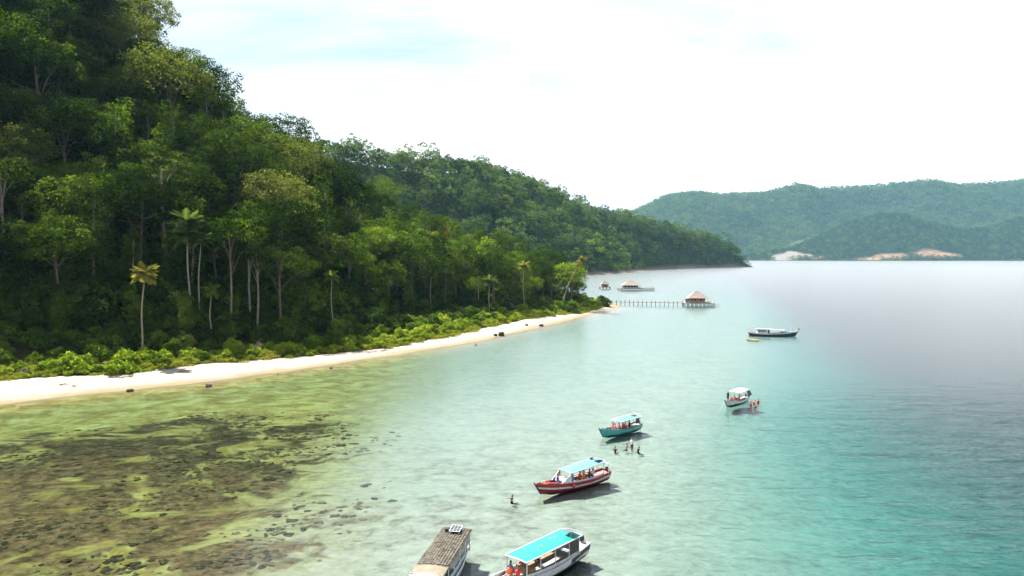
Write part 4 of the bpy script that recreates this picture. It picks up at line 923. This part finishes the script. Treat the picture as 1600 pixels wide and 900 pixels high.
def rail(root, pts, h, mat='white', r=.022, name='bow_rail'):
    mb = MB(); mb.tube([(x, y, z + h) for x, y, z in pts], r, 5)
    for x, y, z in pts: mb.tube([(x, y, z - .05), (x, y, z + h)], r, 5)
    mb.build(name, PT[mat], root)
def outboard(root, hull, mat='black'):
    t = .985; p = Vector(hull.pt(t, 1, 0)); mb = MB(); mb.tube([tuple(p), tuple(p + Vector((1.6, .15, -.75))), tuple(p + Vector((3.6, .3, -hull.zb - .25)))], .022, 5); mb.build('anchor_rope', PT['bamboo'], root)
    mb = MB(); mb.tube([tuple(p + Vector((-1.1 + .22 * math.cos(a * .8), .22 * math.sin(a * .8), -.13 + .012 * a))) for a in range(22)], .025, 5); mb.build('rope_coil', PT['bamboo'], root)
    mb = MB(); x = -hull.L / 2 - .25; z = hull.sheer(0); mb.box((x, 0, z + .18), (.38, .30, .42), 0, None, .75); mb.box((x - .02, 0, z - .35), (.16, .10, .75)); mb.box((x - .08, 0, z - .85), (.34, .08, .22), 0, None, .6); mb.build('outboard_motor', PT[mat], root)
def boat(name, label, loc, hx, hy, k=1.0):
    o = empty(name, (loc[0], loc[1], 0), math.atan2(hy, hx)); o.scale = (k, k, k); tag(o, label, 'boat', 'tour boats anchored off the reef'); return o
def aboard(o, x, y, z): return tuple(Matrix.Translation(o.location) @ Matrix.Rotation(o.rotation_euler[2], 4, 'Z') @ Vector((x * o.scale[0], y * o.scale[0], z * o.scale[0])))
# -- boat with the thatch-brown roof
o = boat('tour_boat', 'white boat with long brown woven roof and small solar panel', (-5.55, 54.4), -.176, -.984); hd = o.rotation_euler[2]
H = Hull(12.0, 2.75, .85, 1.5, .95); H.build(o, 'white', 'paleblue', .1, 'deck', 'white'); H.band(o, .80, .92, .02, .95, 'paleblue')
rf = roof(o, -5.6, 1.9, 2.5, 2.35, 2.25, 'thatch', None, .12, .10)
mats_ = MB(); q = random.Random(5)
for i in range(34):
    for j in range(11):
        yy = -1.2 + 2.4 * (j + .5) / 11; x_ = -5.45 + 7.1 * (i + (.5 if j % 2 else 0) + .2) / 34; zz = 2.35 - .10 * (x_ + 5.6) / 7.5 + .12 * (1 - (yy / 1.25) ** 2)
        mats_.box((x_, yy, zz + .015), (.235, .23, .05 + .05 * q.random()), 0, Matrix.Rotation(q.uniform(-.12, .12), 3, 'Y') @ Matrix.Rotation(q.uniform(-.15, .15), 3, 'X'), .75)
mo = mats_.build('thatch_tufts', PT['thatch'], rf); mo['kind'] = 'stuff'
roof(o, 1.85, 3.3, 2.45, 2.27, 2.18, 'tarp', None, .14, .06, 'front_awning')
mb = MB(); r = []
for i in range(6):
    t = i / 5; r.append([(3.3 + .55 * t, 1.22 * (1 - .18 * t) * q_, 2.2 - .55 * t ** 1.6 + .22 * (1 - q_ * q_) * (1 - .4 * t)) for q_ in (-1, -.6, -.2, .2, .6, 1)])
mb.loft(r); mb.build('visor', PT['white'], o, True)
coaming(o, H, -5.3, 3.2, 2.55, .55, 'paleblue'); posts(o, H, (-5.2, -3.6, -1.9, -.2, 1.5, 3.1), 2.5, lambda x: 2.32, 'white', .06)
for sd in (-1, 1):
    for k, xw in enumerate((-4.4, -2.75, -1.05, .65, 2.3)):
        mb = MB(); mb.box((xw, sd * 1.16, 1.82), (1.35, .03, .82)); mb.build('window', PT['glass'], o)
bench(o, H, -4.8, 2.6, 2.5)
solar(o, (-4.6, .15, 2.50), (1.1, .85), .10, .22); mb = MB(); mb.box((-4.55, -.55, 2.62), (.42, .30, .24)); mb.build('battery_box', PT['black'], o)
mb = MB(); mb.tube([(-4.2, .85, 2.45), (-4.2, .85, 3.7)], .022, 5); mb.build('antenna', PT['white'], o)
rail(o, [(3.9, 1.0, 1.1), (4.8, .75, 1.2), (5.7, .40, 1.35)], .35); H.stem(o, 'white'); outboard(o, H)
# -- boat with the turquoise roof
o = boat('tour_boat', 'white boat with bright turquoise flat roof and dark stern', (1.75, 55.7), -.66, -.75, .95); hd = o.rotation_euler[2]
H = Hull(12.6, 2.6, .80, 1.85, 1.25); H.build(o, 'white', 'black', .30, 'offwhite', 'white'); H.band(o, .72, .99, .0, .22, 'black', 'stern_band', .025)
rf = roof(o, -5.0, 2.35, 2.3, 2.42, 2.38, 'turquoise', 'white', .07, .07)
for xa, ya, l_, w_, a in ((-.6, .1, .95, .10, .35), (-.6, .1, .75, .10, 1.9), (-2.6, -.45, .34, .22, .4), (-3.1, -.3, .38, .26, .1), (.6, -.55, .3, .2, .2)):
    mb = MB(); mb.box((xa, ya, 2.47 - .07 * ya * ya), (l_, w_, .035), 0, Matrix.Rotation(a, 3, 'Z')); mb.build('roof_patch', PT['paleteal'], rf)
coaming(o, H, -4.6, 2.2, 2.3, .42, 'white'); posts(o, H, (-4.7, -3.3, -1.4, .5, 2.2), 2.3, lambda x: 2.40, 'white', .05)
for sd in (-1, 1):
    mb = MB(); mb.box((-4.0, sd * 1.07, 1.75), (1.2, .03, 1.15)); mb.build('side_curtain', PT['black'], o)
mb = MB(); mb.box((-4.72, 0, 1.6), (.05, 1.9, 1.3)); mb.build('stern_panel', PT['offwhite'], o)
mb = MB(); mb.box((1.1, 0, 1.05), (.5, 1.7, .7)); mb.build('helm_console', PT['wood'], o)
bench(o, H, -3.4, 1.6, 2.3); solar(o, (-4.35, .35, 2.50), (1.0, .95), -.22, .32); H.stem(o, 'white'); outboard(o, H)
rail(o, [(2.5, 1.12, 1.0), (3.6, 1.0, 1.05), (4.6, .78, 1.15), (5.6, .4, 1.3)], .30)
mb = MB(); mb.box((3.9, 0, .98), (1.5, .9, .14)); mb.build('bow_hatch', PT['offwhite'], o)
for k, (x_, y_, sh, pa, vs, lab) in enumerate([(2.5, .35, 'red', 'black', 'red', 'seated passenger in red vest at the front of the turquoise-roofed boat'), (2.65, -.35, 'orange', 'tan', 'orange', 'seated passenger in orange top beside the red-vested one under turquoise roof'),
        (2.1, -.75, 'blue', 'navy', None, 'passenger in blue shirt at the front corner of turquoise-roofed boat'), (.9, -.72, 'pink', 'navy', None, 'passenger in pink seen through the open side under turquoise roof'), (-1.0, -.72, 'grey', 'black', None, 'passenger in grey far back under the turquoise roof')]):
    person('sit', aboard(o, x_, y_, .93 + .05 * (k < 2)), hd + (0 if k < 3 else 1.57), sh, pa, lab, 'boat passengers', vs)
# -- maroon boat
o = boat('tour_boat', 'maroon boat with white stripe and light blue roof', (6.75, 78.4), -.80, -.60, .88); hd = o.rotation_euler[2]
H = Hull(10.6, 2.45, .80, 1.45, 1.10); H.build(o, 'maroon', 'dark_red', .15, 'pink', 'maroon'); H.band(o, .66, .78, .0, .985, 'white'); H.stem(o, 'black')
rt_ = lambda x: 2.62 - .085 * (x + 4.0)
rf = roof(o, -4.2, 1.5, 2.35, 2.64, 2.16, 'skyblue', 'paleblue', .10, .06)
coaming(o, H, -4.2, 1.7, 2.3, .38, 'white'); coaming(o, H, -4.0, 1.5, 2.42, .10, 'black', 'rub_strip')
posts(o, H, (-4.0, -2.2, -.4, 1.4), 2.35, rt_, 'offwhite', .045)
for sd in (-1, 1):
    mb = MB(); mb.add([(1.35, sd * 1.10, .95), (3.0, sd * .92, 1.0), (1.9, sd * 1.06, 1.75), (1.4, sd * 1.10, 2.12), (1.35, sd * 1.06, .95), (3.0, sd * .88, 1.0), (1.9, sd * 1.02, 1.75), (1.4, sd * 1.06, 2.12)], [(0, 1, 2, 3), (7, 6, 5, 4), (0, 4, 5, 1), (1, 5, 6, 2), (2, 6, 7, 3)]); mb.build('windscreen_side', PT['white'], o)
    mb = MB(); mb.add([(2.2, sd * .95, 1.02), (4.6, sd * .35, 1.22), (4.3, sd * .52, 1.24), (2.3, sd * 1.0, 1.10)], [(0, 1, 2, 3)]); mb.tube([(2.2, sd * .85, 1.02), (4.6, sd * .30, 1.28)], .06, 5); mb.build('bow_rail', PT['maroon'], o)
mb = MB(); mb.box((2.25, 0, 1.32), (.05, 1.8, .75), 0, Matrix.Rotation(-.5, 3, 'Y')); mb.build('windscreen', PT['paleblue'], o)
mb = MB(); mb.box((4.35, 0, 1.16), (.9, .55, .10)); mb.build('bow_hatch', PT['red'], o)
mb = MB(); mb.tube([(2.1, .5, 1.6), (2.1, .5, 3.9)], .03, 5); mb.build('antenna', PT['white'], o)
solar(o, (-3.6, .35, 2.68), (1.0, .8), -.1, .18); mb = MB(); mb.box((-3.5, -.55, 2.78), (.45, .32, .2)); mb.build('battery_box', PT['black'], o)
rail(o, [(-4.9, 1.0, 1.0), (-4.9, -1.0, 1.0)], 1.2, 'white', .04, 'stern_frame')
mb = MB(); mb.add(*ico((1.25, 1.32, .68), .22, 2, 0, 0, (1, 1, 1.2))); mb.tube([(1.25, 1.2, 1.0), (1.25, 1.32, .85)], .02, 5); mb.build('fender_buoy', PT['red'], o, True)
bench(o, H, -3.8, 1.0, 2.3); outboard(o, H)
for x_, y_, sh, pa, vs, lab in [(.9, .7, 'blue', 'navy', None, 'passenger in blue at the front window of the maroon boat'), (-.3, .72, 'red', 'black', 'red', 'red-vested passenger at the middle window of maroon boat'), (-.95, .72, 'red', 'navy', 'orange', 'orange-vested passenger sitting second along inside maroon boat'),
        (-1.9, .72, 'navy', 'black', None, 'passenger in navy towards the stern of the maroon boat'), (-2.5, .72, 'white', 'black', None, 'passenger in white towards the stern of the maroon boat')]:
    person('sit', aboard(o, x_, y_, .93), hd - 1.57 + .3, sh, pa, lab, 'boat passengers', vs)
person('sit', aboard(o, 2.75, .1, 1.0), hd + 2.5, 'navy', 'blue', 'person in navy with red cap area seated before the maroon boat windscreen'.replace(' with red cap area', ''), 'boat passengers')
person('sit', aboard(o, 2.0, -.45, 1.02), hd + 2.9, 'red', 'black', 'person in red seated at the windscreen of maroon boat', 'boat passengers')
# -- teal boat
o = boat('tour_boat', 'teal-hulled boat with pale teal canopy and open bow', (15.4, 102.4), -.74, -.67, .84); hd = o.rotation_euler[2]
H = Hull(9.2, 2.4, .78, 1.55, 1.05); H.build(o, 'teal', 'teal_dark', .28, 'offwhite', 'paleteal'); H.stem(o, 'black')
rf = roof(o, -4.0, 1.2, 2.4, 2.42, 2.25, 'paleteal', 'white', .12, .06); posts(o, H, (-3.7, -2.0, -.4, 1.1), 2.35, lambda x: 2.36, 'white', .045)
coaming(o, H, -3.9, 1.4, 2.3, .18, 'paleteal'); bench(o, H, -3.4, 2.0, 2.2)
for sd in (-1, 1): mb = MB(); mb.box((-3.1, sd * 1.05, 1.75), (.9, .03, .9)); mb.build('side_curtain', PT['black'], o)
solar(o, (-3.2, .1, 2.52), (.8, .7), .1, .2); rail(o, [(-4.3, .8, 1.0), (-4.3, -.8, 1.0)], 1.7, 'white', .035, 'stern_frame'); outboard(o, H)
for k, (x_, y_, sh, vs, lab) in enumerate([(2.1, .45, 'pink', 'pink', 'pink-vested passenger furthest forward in the teal boat'), (1.6, -.35, 'red', 'orange', 'orange-vested passenger in the open bow of the teal boat'), (1.2, .6, 'black', 'pink', 'passenger with black shirt under pink vest in teal boat'),
        (.3, .68, 'red', 'red', 'red-vested passenger under the front of the pale teal canopy'), (-.3, .68, 'white', 'orange', 'second vested passenger along under the pale teal canopy'), (-1.4, .68, 'black', None, 'dark-clothed passenger near the stern of the teal boat')]):
    person('sit', aboard(o, x_, y_, .92), hd - 1.4 + .5 * k % 1.1, sh, 'navy', lab, 'boat passengers', vs)
# -- small white boat
o = boat('tour_boat', 'small white boat with white canopy and a figure on its bow', (38.0, 122.9), -.66, -.75, .84); hd = o.rotation_euler[2]
H = Hull(8.6, 2.4, .80, 1.35, 1.0); H.build(o, 'white', 'black', .32, 'offwhite', 'grey'); H.stem(o, 'black')
rf = roof(o, -3.4, 1.3, 2.5, 2.55, 2.45, 'white', 'offwhite', .16, .06); posts(o, H, (-3.2, -1.6, 0, 1.2), 2.35, lambda x: 2.5, 'white', .045); bench(o, H, -3.0, 1.6, 2.2)
mb = MB(); mb.add([(-2.2, 1.26, 2.5), (-3.3, 1.28, 2.55), (-3.7, 1.7, 1.55), (-2.2, 1.55, 1.25), (-2.2, 1.22, 2.5), (-3.3, 1.24, 2.55), (-3.7, 1.66, 1.55), (-2.2, 1.51, 1.25)], [(0, 1, 2, 3), (7, 6, 5, 4), (0, 4, 5, 1), (1, 5, 6, 2), (2, 6, 7, 3), (3, 7, 4, 0)]); mb.build('side_curtain', PT['black'], o)
mb = MB(); mb.box((.9, 0, 1.0), (.6, 1.4, .7)); mb.build('helm_console', PT['pink'], o); outboard(o, H)
for sd in (-.35, .35):
    mb = MB(); mb.tube([(-2.4, 1.25 + sd * 0, .9), (-2.55, 1.75, .0), (-2.6, 1.8, -.5)], .03, 5); mb.build('boarding_ladder', PT['steel'], o); break
person('stand', aboard(o, 3.75, -.05, .95), hd - 2.2, 'black', 'black', 'dark-clothed person standing on the bow of the small white boat', 'boat crew')
person('sit', aboard(o, 1.6, .3, .95), hd + .4, 'black', 'navy', 'dark-shirted person seated ahead of the white canopy', 'boat passengers', 'pink')
person('sit', aboard(o, .2, .72, .93), hd - 1.4, 'pink', 'black', 'pink-vested passenger under the white canopy', 'boat passengers', 'pink')
for k, (x_, y_, vs, lab) in enumerate([(39.9, 121.2, 'red', 'swimmer in red vest closest to the small white boat hull'), (40.9, 122.4, 'orange', 'swimmer in orange vest floating beside the small white boat'), (41.9, 123.4, 'red', 'swimmer in red vest furthest from the small white boat'), (40.4, 120.4, 'pink', 'swimmer in pink vest floating nearest us beside small white boat')]):
    person('swim', (x_, y_, .30), 2.2 + k * 1.3, 'red', 'black', lab.replace('floating nearest us beside', 'drifting off'), 'swimmers in life vests', vs, -.35 * (k % 2))
# -- long work boat
o = boat('fishing_boat', 'long dark-hulled fishing boat with white cabin and bamboo poles', (81.2, 227.5), .985, -.17); hd = o.rotation_euler[2]
H = Hull(13.6, 2.5, .85, 1.65, 1.15, .4, .55); H.build(o, 'navy', 'black', .1, 'offwhite', 'white'); H.stem(o, 'black'); H.band(o, .86, .97, .02, .97, 'white')
mb = MB(); mb.box((-2.6, 0, 1.45), (3.8, 1.7, 1.5), 0, None, .94); cb_ = mb.build('cabin', PT['white'], o)
for sd in (-1, 1):
    for k in range(4): mb = MB(); mb.box((-4.0 + .62 * k, sd * .845, 1.62), (.46, .05, .50)); mb.build('window', PT['glass'], cb_)
    mb = MB(); mb.box((-1.1, sd * .845, 1.4), (.5, .05, 1.0)); mb.build('door', PT['glass'], cb_)
roof(o, -4.9, -.4, 2.1, 2.28, 2.26, 'white', 'offwhite', .08, .07); roof(o, -.2, 3.6, 2.0, 2.02, 2.05, 'offwhite', None, .10, .05, 'awning'); posts(o, H, (.2, 1.8, 3.4), 1.9, lambda x: 2.02, 'bamboo', .035)
mb = MB(); mb.box((4.3, 0, 1.35), (1.2, 1.1, .5), 0, None, .7); mb.build('blue_tarp_pile', PT['blue'], o); mb = MB(); mb.box((3.0, .2, 1.2), (1.2, 1.0, .45), 0, None, .7); mb.build('teal_tarp_pile', PT['paleteal'], o)
for sd in (-1, 1):
    for x_ in (-6.0, 5.3): mb = MB(); mb.tube([(x_, sd * .7, 1.0), (x_ + (1.0 if x_ > 0 else -1.0), sd * 2.4, 2.4)], .045, 5); mb.build('bamboo_pole', PT['bamboo'], o)
rail(o, [(-7.2, .6, 1.1), (-6.4, .8, 1.1), (-5.5, .9, 1.1)], 1.3, 'bamboo', .04, 'stern_frame'); rail(o, [(-7.2, -.6, 1.1), (-6.4, -.8, 1.1), (-5.5, -.9, 1.1)], 1.3, 'bamboo', .04, 'stern_frame')
mb = MB(); mb.tube([(5.6, 0, 1.2), (5.6, 0, 4.0)], .06, 6); mb.build('mast', PT['white'], o); mb = MB(); mb.tube([(6.2, 0, 1.5), (8.6, .3, 2.2)], .05, 5); mb.build('bowsprit', PT['bamboo'], o)
mb = MB(); mb.add(*ico((8.0, .2, 2.35), .27, 2)); mb.build('lamp_ball', PT['black'], o, True); mb = MB(); mb.tube([(-5.1, 0, 2.3), (-5.1, 0, 3.9)], .05, 5); mb.build('antenna', PT['white'], o)
# -- canoe beside it
o = empty('canoe', (70.8, 214.0, 0), 2.55); tag(o, 'tiny yellow-brown canoe floating near the long fishing boat', 'canoe')
H = Hull(3.4, .75, .32, .62, .5, .12, .35, .35); H.build(o, 'yellow', 'wood', .05, 'wood', 'yellow', .16); mb = MB()
for x_ in (-.6, .5): mb.box((x_, 0, .24), (.22, .6, .04))
mb.build('thwart', PT['wood'], o); mb = MB(); mb.tube([(-.8, .1, .35), (.7, -.2, .42)], .025, 5); mb.box((.85, -.23, .43), (.4, .16, .03)); mb.build('paddle', PT['bamboo'], o)
# -- swimmers
person('swim', (0.0, 73.6, .22), 3.6, 'black', 'black', 'lone swimmer in black floating off the bow of maroon boat', 'swimmers', None, -.1)
person('swim', (13.3, 93.2, .05), 4.2, 'black', 'black', 'swimmer with only a dark head above water before the teal boat', 'swimmers')
person('swim', (14.9, 94.0, .25), 1.0, 'grey', 'black', 'swimmer close beside the standing bather in white', 'swimmers', None, .2)
person('wade', (15.7, 94.6, -.62), 3.9, 'white', 'black', 'bather in white shirt standing thigh deep off the teal boat', 'swimmers', None, 0, 1.1)
person('swim', (16.2, 92.6, .25), 2.6, 'black', 'black', 'swimmer in black with arms spread apart from the white-shirted bather', 'swimmers', None, -.2)
# ------------------------------------------------------------------ stilt houses and jetty
def hip_roof(root, cx, cy, z, w, d, h, ridge, mat, over=.9, th=.14):
    a, b = w / 2 + over, d / 2 + over; r = ridge / 2; mb = MB()
    vs = [(cx - a, cy - b, z), (cx + a, cy - b, z), (cx + a, cy + b, z), (cx - a, cy + b, z), (cx - r, cy, z + h), (cx + r, cy, z + h)]
    vs += [(x, y, zz - th) for x, y, zz in vs]
    mb.add(vs, [(0, 1, 5, 4), (1, 2, 5), (2, 3, 4, 5), (3, 0, 4), (6, 10, 11, 7), (7, 11, 8), (8, 11, 10, 9), (9, 10, 6), (0, 6, 7, 1), (1, 7, 8, 2), (2, 8, 9, 3), (3, 9, 6, 0)])
    o = mb.build('roof', PT[mat], root); n = 7
    for k in range(1, n):                                     # courses of thatch
        t = k / n; aa, bb = a + (r - a) * t, b * (1 - t); zz = z + h * t + .03; c = MB()
        P = [(cx - aa, cy - bb, zz), (cx + aa, cy - bb, zz), (cx + aa, cy + bb, zz), (cx - aa, cy + bb, zz), (cx - aa, cy - bb, zz)]
        c.tube(P, .07, 4); c.build('thatch_course', PT[mat], o)
    c = MB(); c.tube([(cx - r - .15, cy, z + h + .05), (cx + r + .15, cy, z + h + .05)], .14, 6); c.build('ridge_cap', PT[mat], o)
    return o
def platform(root, x0, x1, y0, y1, z, mat, st=2.2, name='deck'):
    mb = MB(); n = int((x1 - x0) / .45)
    for i in range(n): mb.box((x0 + (i + .5) * (x1 - x0) / n, (y0 + y1) / 2, z), ((x1 - x0) / n - .04, y1 - y0, .09))
    mb.box(((x0 + x1) / 2, y0 + .2, z - .16), (x1 - x0, .18, .2)); mb.box(((x0 + x1) / 2, y1 - .2, z - .16), (x1 - x0, .18, .2)); o = mb.build(name, PT[mat], root); o['kind'] = 'stuff'
    nx = max(2, int((x1 - x0) / st) + 1); ny = max(2, int((y1 - y0) / 3) + 1)
    for i in range(nx):
        for j in range(ny):
            p = MB(); x = x0 + .15 + (x1 - x0 - .3) * i / (nx - 1); y = y0 + .2 + (y1 - y0 - .4) * j / (ny - 1); p.tube([(x, y, -4.2), (x, y, z - .05)], .14, 6); p.build('stilt', PT['timber'], root)
def fence_rail(root, pts, z, mat='bamboo'):
    mb = MB(); q = []
    for a, b in zip(pts[:-1], pts[1:]):
        n = max(1, int(math.dist(a, b) / 1.5)); q += [(a[0] + (b[0] - a[0]) * k / n, a[1] + (b[1] - a[1]) * k / n) for k in range(n)]
    q.append(pts[-1])
    for h in (.5, 1.0): mb.tube([(x, y, z + h) for x, y in q], .045, 5)
    for x, y in q: mb.tube([(x, y, z), (x, y, z + 1.05)], .06, 5)
    mb.build('railing', PT[mat], root)
sh = empty('stilt_house', (92.5, 362, 0), -.10); tag(sh, 'tan thatched house on stilts at the end of the jetty', 'house')
platform(sh, -7.2, 7.2, -4.5, 4.5, 1.9, 'plank_pale', 1.9); mb = MB(); mb.box((-.6, .4, 3.15), (7.0, 5.4, 2.4)); wl_ = mb.build('wall', PT['pink'], sh)
for k in range(5): mb = MB(); mb.box((-3.4 + 1.4 * k, -2.33, 3.35), (.95, .08, 1.1)); w_ = mb.build('window', PT['dark_red' if k % 2 else 'timber'], wl_); mb = MB(); mb.box((-3.4 + 1.4 * k, -2.36, 2.72), (1.15, .16, .10)); mb.build('sill', PT['plank_pale'], w_)
mb = MB(); mb.box((-4.14, .4, 3.0), (.08, 1.2, 2.0)); mb.build('door', PT['black'], wl_)
hip_roof(sh, -.6, .4, 4.35, 7.4, 5.8, 2.9, 2.4, 'thatch_pale', 1.4); fence_rail(sh, [(-7, -4.3), (7, -4.3), (7, 4.3), (-7, 4.3)], 1.95)
mb = MB(); mb.box((-5.6, -1.5, 2.9), (1.6, 3.0, 1.8)); mb.build('side_room', PT['black'], sh)
for k in range(3): mb = MB(); mb.tube([(7.9 + 1.0 * k, -1.5 + .6 * k, -4), (7.9 + 1.0 * k, -1.5 + .6 * k, 1.7 - .3 * k)], .10, 6); mb.build('mooring_post', PT['timber'], sh)
jt = empty('jetty', (0, 0, 0)); tag(jt, 'long thin wooden jetty running from the point to the house', 'jetty')
A, B_ = Vector((50, 371.5, 0)), Vector((85.6, 362.6, 0)); dd = (B_ - A); ln = dd.length; u = dd.normalized(); w = Vector((-u.y, u.x, 0)); ang = math.atan2(u.y, u.x)
mb = MB(); n = int(ln / .5)
for i in range(n): p = A + u * (i + .5) * ln / n; mb.box((p.x, p.y, 1.85), (ln / n - .05, 1.5, .08), 0, Matrix.Rotation(ang, 3, 'Z'))
for s in (-.6, .6): p = A + u * ln / 2 + w * s; mb.box((p.x, p.y, 1.72), (ln, .14, .16), 0, Matrix.Rotation(ang, 3, 'Z'))
dk = mb.build('deck', PT['plank_pale'], jt); dk['kind'] = 'stuff'
for i in range(17):
    for s in (-.72, .72): p = A + u * (1 + (ln - 2) * i / 16) + w * s; mb = MB(); mb.tube([(p.x, p.y, -4.2), (p.x + .05 * ((i * 7) % 5 - 2), p.y, 2.7 - .12 * (i % 3))], .11, 6); mb.build('pile', PT['timber'], jt)
for s in (-.72, .72): a = A + u * 1 + w * s; b = B_ - u * 1 + w * s; mb = MB(); mb.tube([(a.x, a.y, 2.5), (b.x, b.y, 2.5)], .035, 5); mb.build('handrail', PT['bamboo'], jt)
fh = empty('stilt_house', (85.5, 529, 0), .02); tag(fh, 'pale-roofed open pavilion on a long dark platform beyond the jetty', 'house')
platform(fh, -8.5, 17, -4.5, 4.5, 1.7, 'timber', 2.2); hip_roof(fh, .5, 0, 4.0, 12, 8, 2.9, 3.6, 'thatch_pale', 1.0)
for i in range(6):
    for s in (-3.6, 3.6): mb = MB(); mb.box((-5.2 + 2.28 * i, s, 2.85), (.28, .28, 2.3)); mb.build('post', PT['white'], fh)
mb = MB(); mb.box((.5, 1.4, 2.8), (10.6, 3.6, 2.1)); wl_ = mb.build('wall', PT['wood'], fh)
for k in range(4): mb = MB(); mb.box((-3.4 + 2.5 * k, -.43, 2.9), (1.7, .08, 1.5)); mb.build('window', PT['black'], wl_)
mb = MB(); mb.box((.5, -4.2, 2.15), (12.4, .14, .8)); mb.build('parapet', PT['grey'], fh); fence_rail(fh, [(7, -4.2), (16.8, -4.2), (16.8, 4.2)], 1.75, 'timber')
hh = empty('stilt_hut', (70.0, 551, 0), 0); tag(hh, 'small hut with pale roof half hidden by the point trees', 'hut')
platform(hh, -4, 4, -3, 3, 1.7, 'timber'); mb = MB(); mb.box((0, 0, 2.8), (5, 4, 2.1)); wl_ = mb.build('wall', PT['wood'], hh); mb = MB(); mb.box((0, -2.03, 2.6), (1.2, .08, 1.6)); mb.build('door', PT['black'], wl_); hip_roof(hh, 0, 0, 3.9, 5, 4, 2.0, 1.6, 'thatch_pale', .8)
# ------------------------------------------------------------------ rocks and driftwood on the beach
ROCK = paint('dark_rock', (.045, .04, .035), .9, .4, 3, .15, .8, 8)
for k, (x, y, r, sc, lab) in enumerate([(-70.8, 134.5, .75, (1.3, .9, .65), 'dark humped boulder alone on the widest white sand'), (-58.5, 139.9, .85, (1.3, .9, .7), 'brown boulder at the edge of the sand past the first one'), (-40.4, 162.2, .5, (1.2, 1, .8), 'small dark stone in the shallows where the sand narrows'),
     (-10.2, 204.5, .5, (.8, .8, 1.2), 'upright dark stub standing in the clear shallows'), (-3.3, 228.5, 1.35, (1.1, .9, 1.05), 'largest black boulder on the sand, beside its smaller companion'), (-5.2, 227.2, .8, (1, .9, .9), 'smaller black boulder leaning by the largest one'),
     (5.2, 258.6, .8, (1.2, 1, .7), 'low dark rock on the sand beyond the largest boulder'), (10.4, 258.8, 1.1, (1.2, .9, .8), 'squat black rock nearest the point of the sand'), (-49.5, 153.6, .28, (1.4, 1, .6), 'little stone on the wet sand between the boulders')]):
    s_ = near_h(np.array([x]), np.array([y]))[1][0]; mb = MB(); mb.add(*ico((0, 0, .2 * r), r * .72, 2, .55, k, sc)); o = mb.build('boulder', ROCK, None, False)
    zz = float(beach_z(np.array([s_]))[0]); o.location = (x, y, max(zz, -.25)); o.rotation_euler = (0, 0, k * 1.3); tag(o, lab, 'rock', 'rocks on the beach')
for k, (x, y, ln, a, lab) in enumerate([(-84.6, 137.1, 1.6, .2, 'short grey driftwood piece on the white sand, farther from the boulder'), (-82.0, 136.2, 1.1, -.4, 'short grey driftwood piece on the white sand, nearer the boulder'), (-68.5, 152.0, 3.2, .5, 'branched dead limb lying by the shrubs'), (-33, 189.0, 3.0, .9, 'bleached log lying along the shrub line'), (-12.5, 232, 4.2, -.5, 'grey fallen branch behind the largest boulder')]):
    s_ = near_h(np.array([x]), np.array([y]))[1][0]; z = float(beach_z(np.array([s_]))[0]) + .08; mb = MB(); q = random.Random(k)
    mb.tube([(-ln / 2, 0, .05), (0, q.uniform(-.15, .15), .16), (ln / 2, q.uniform(-.2, .2), .08)], [.13, .10, .05], 6)
    for j in range(3): x0 = q.uniform(-.3, .4) * ln; mb.tube([(x0, 0, .1), (x0 + .35 * ln * .5, q.uniform(-.5, .5), .25 + .2 * q.random())], [.05, .02], 4)
    o = mb.build('driftwood', PT['timber'], None, True); o.location = (x, y, z); o.rotation_euler = (0, 0, a); tag(o, lab, 'driftwood', 'driftwood on the beach')
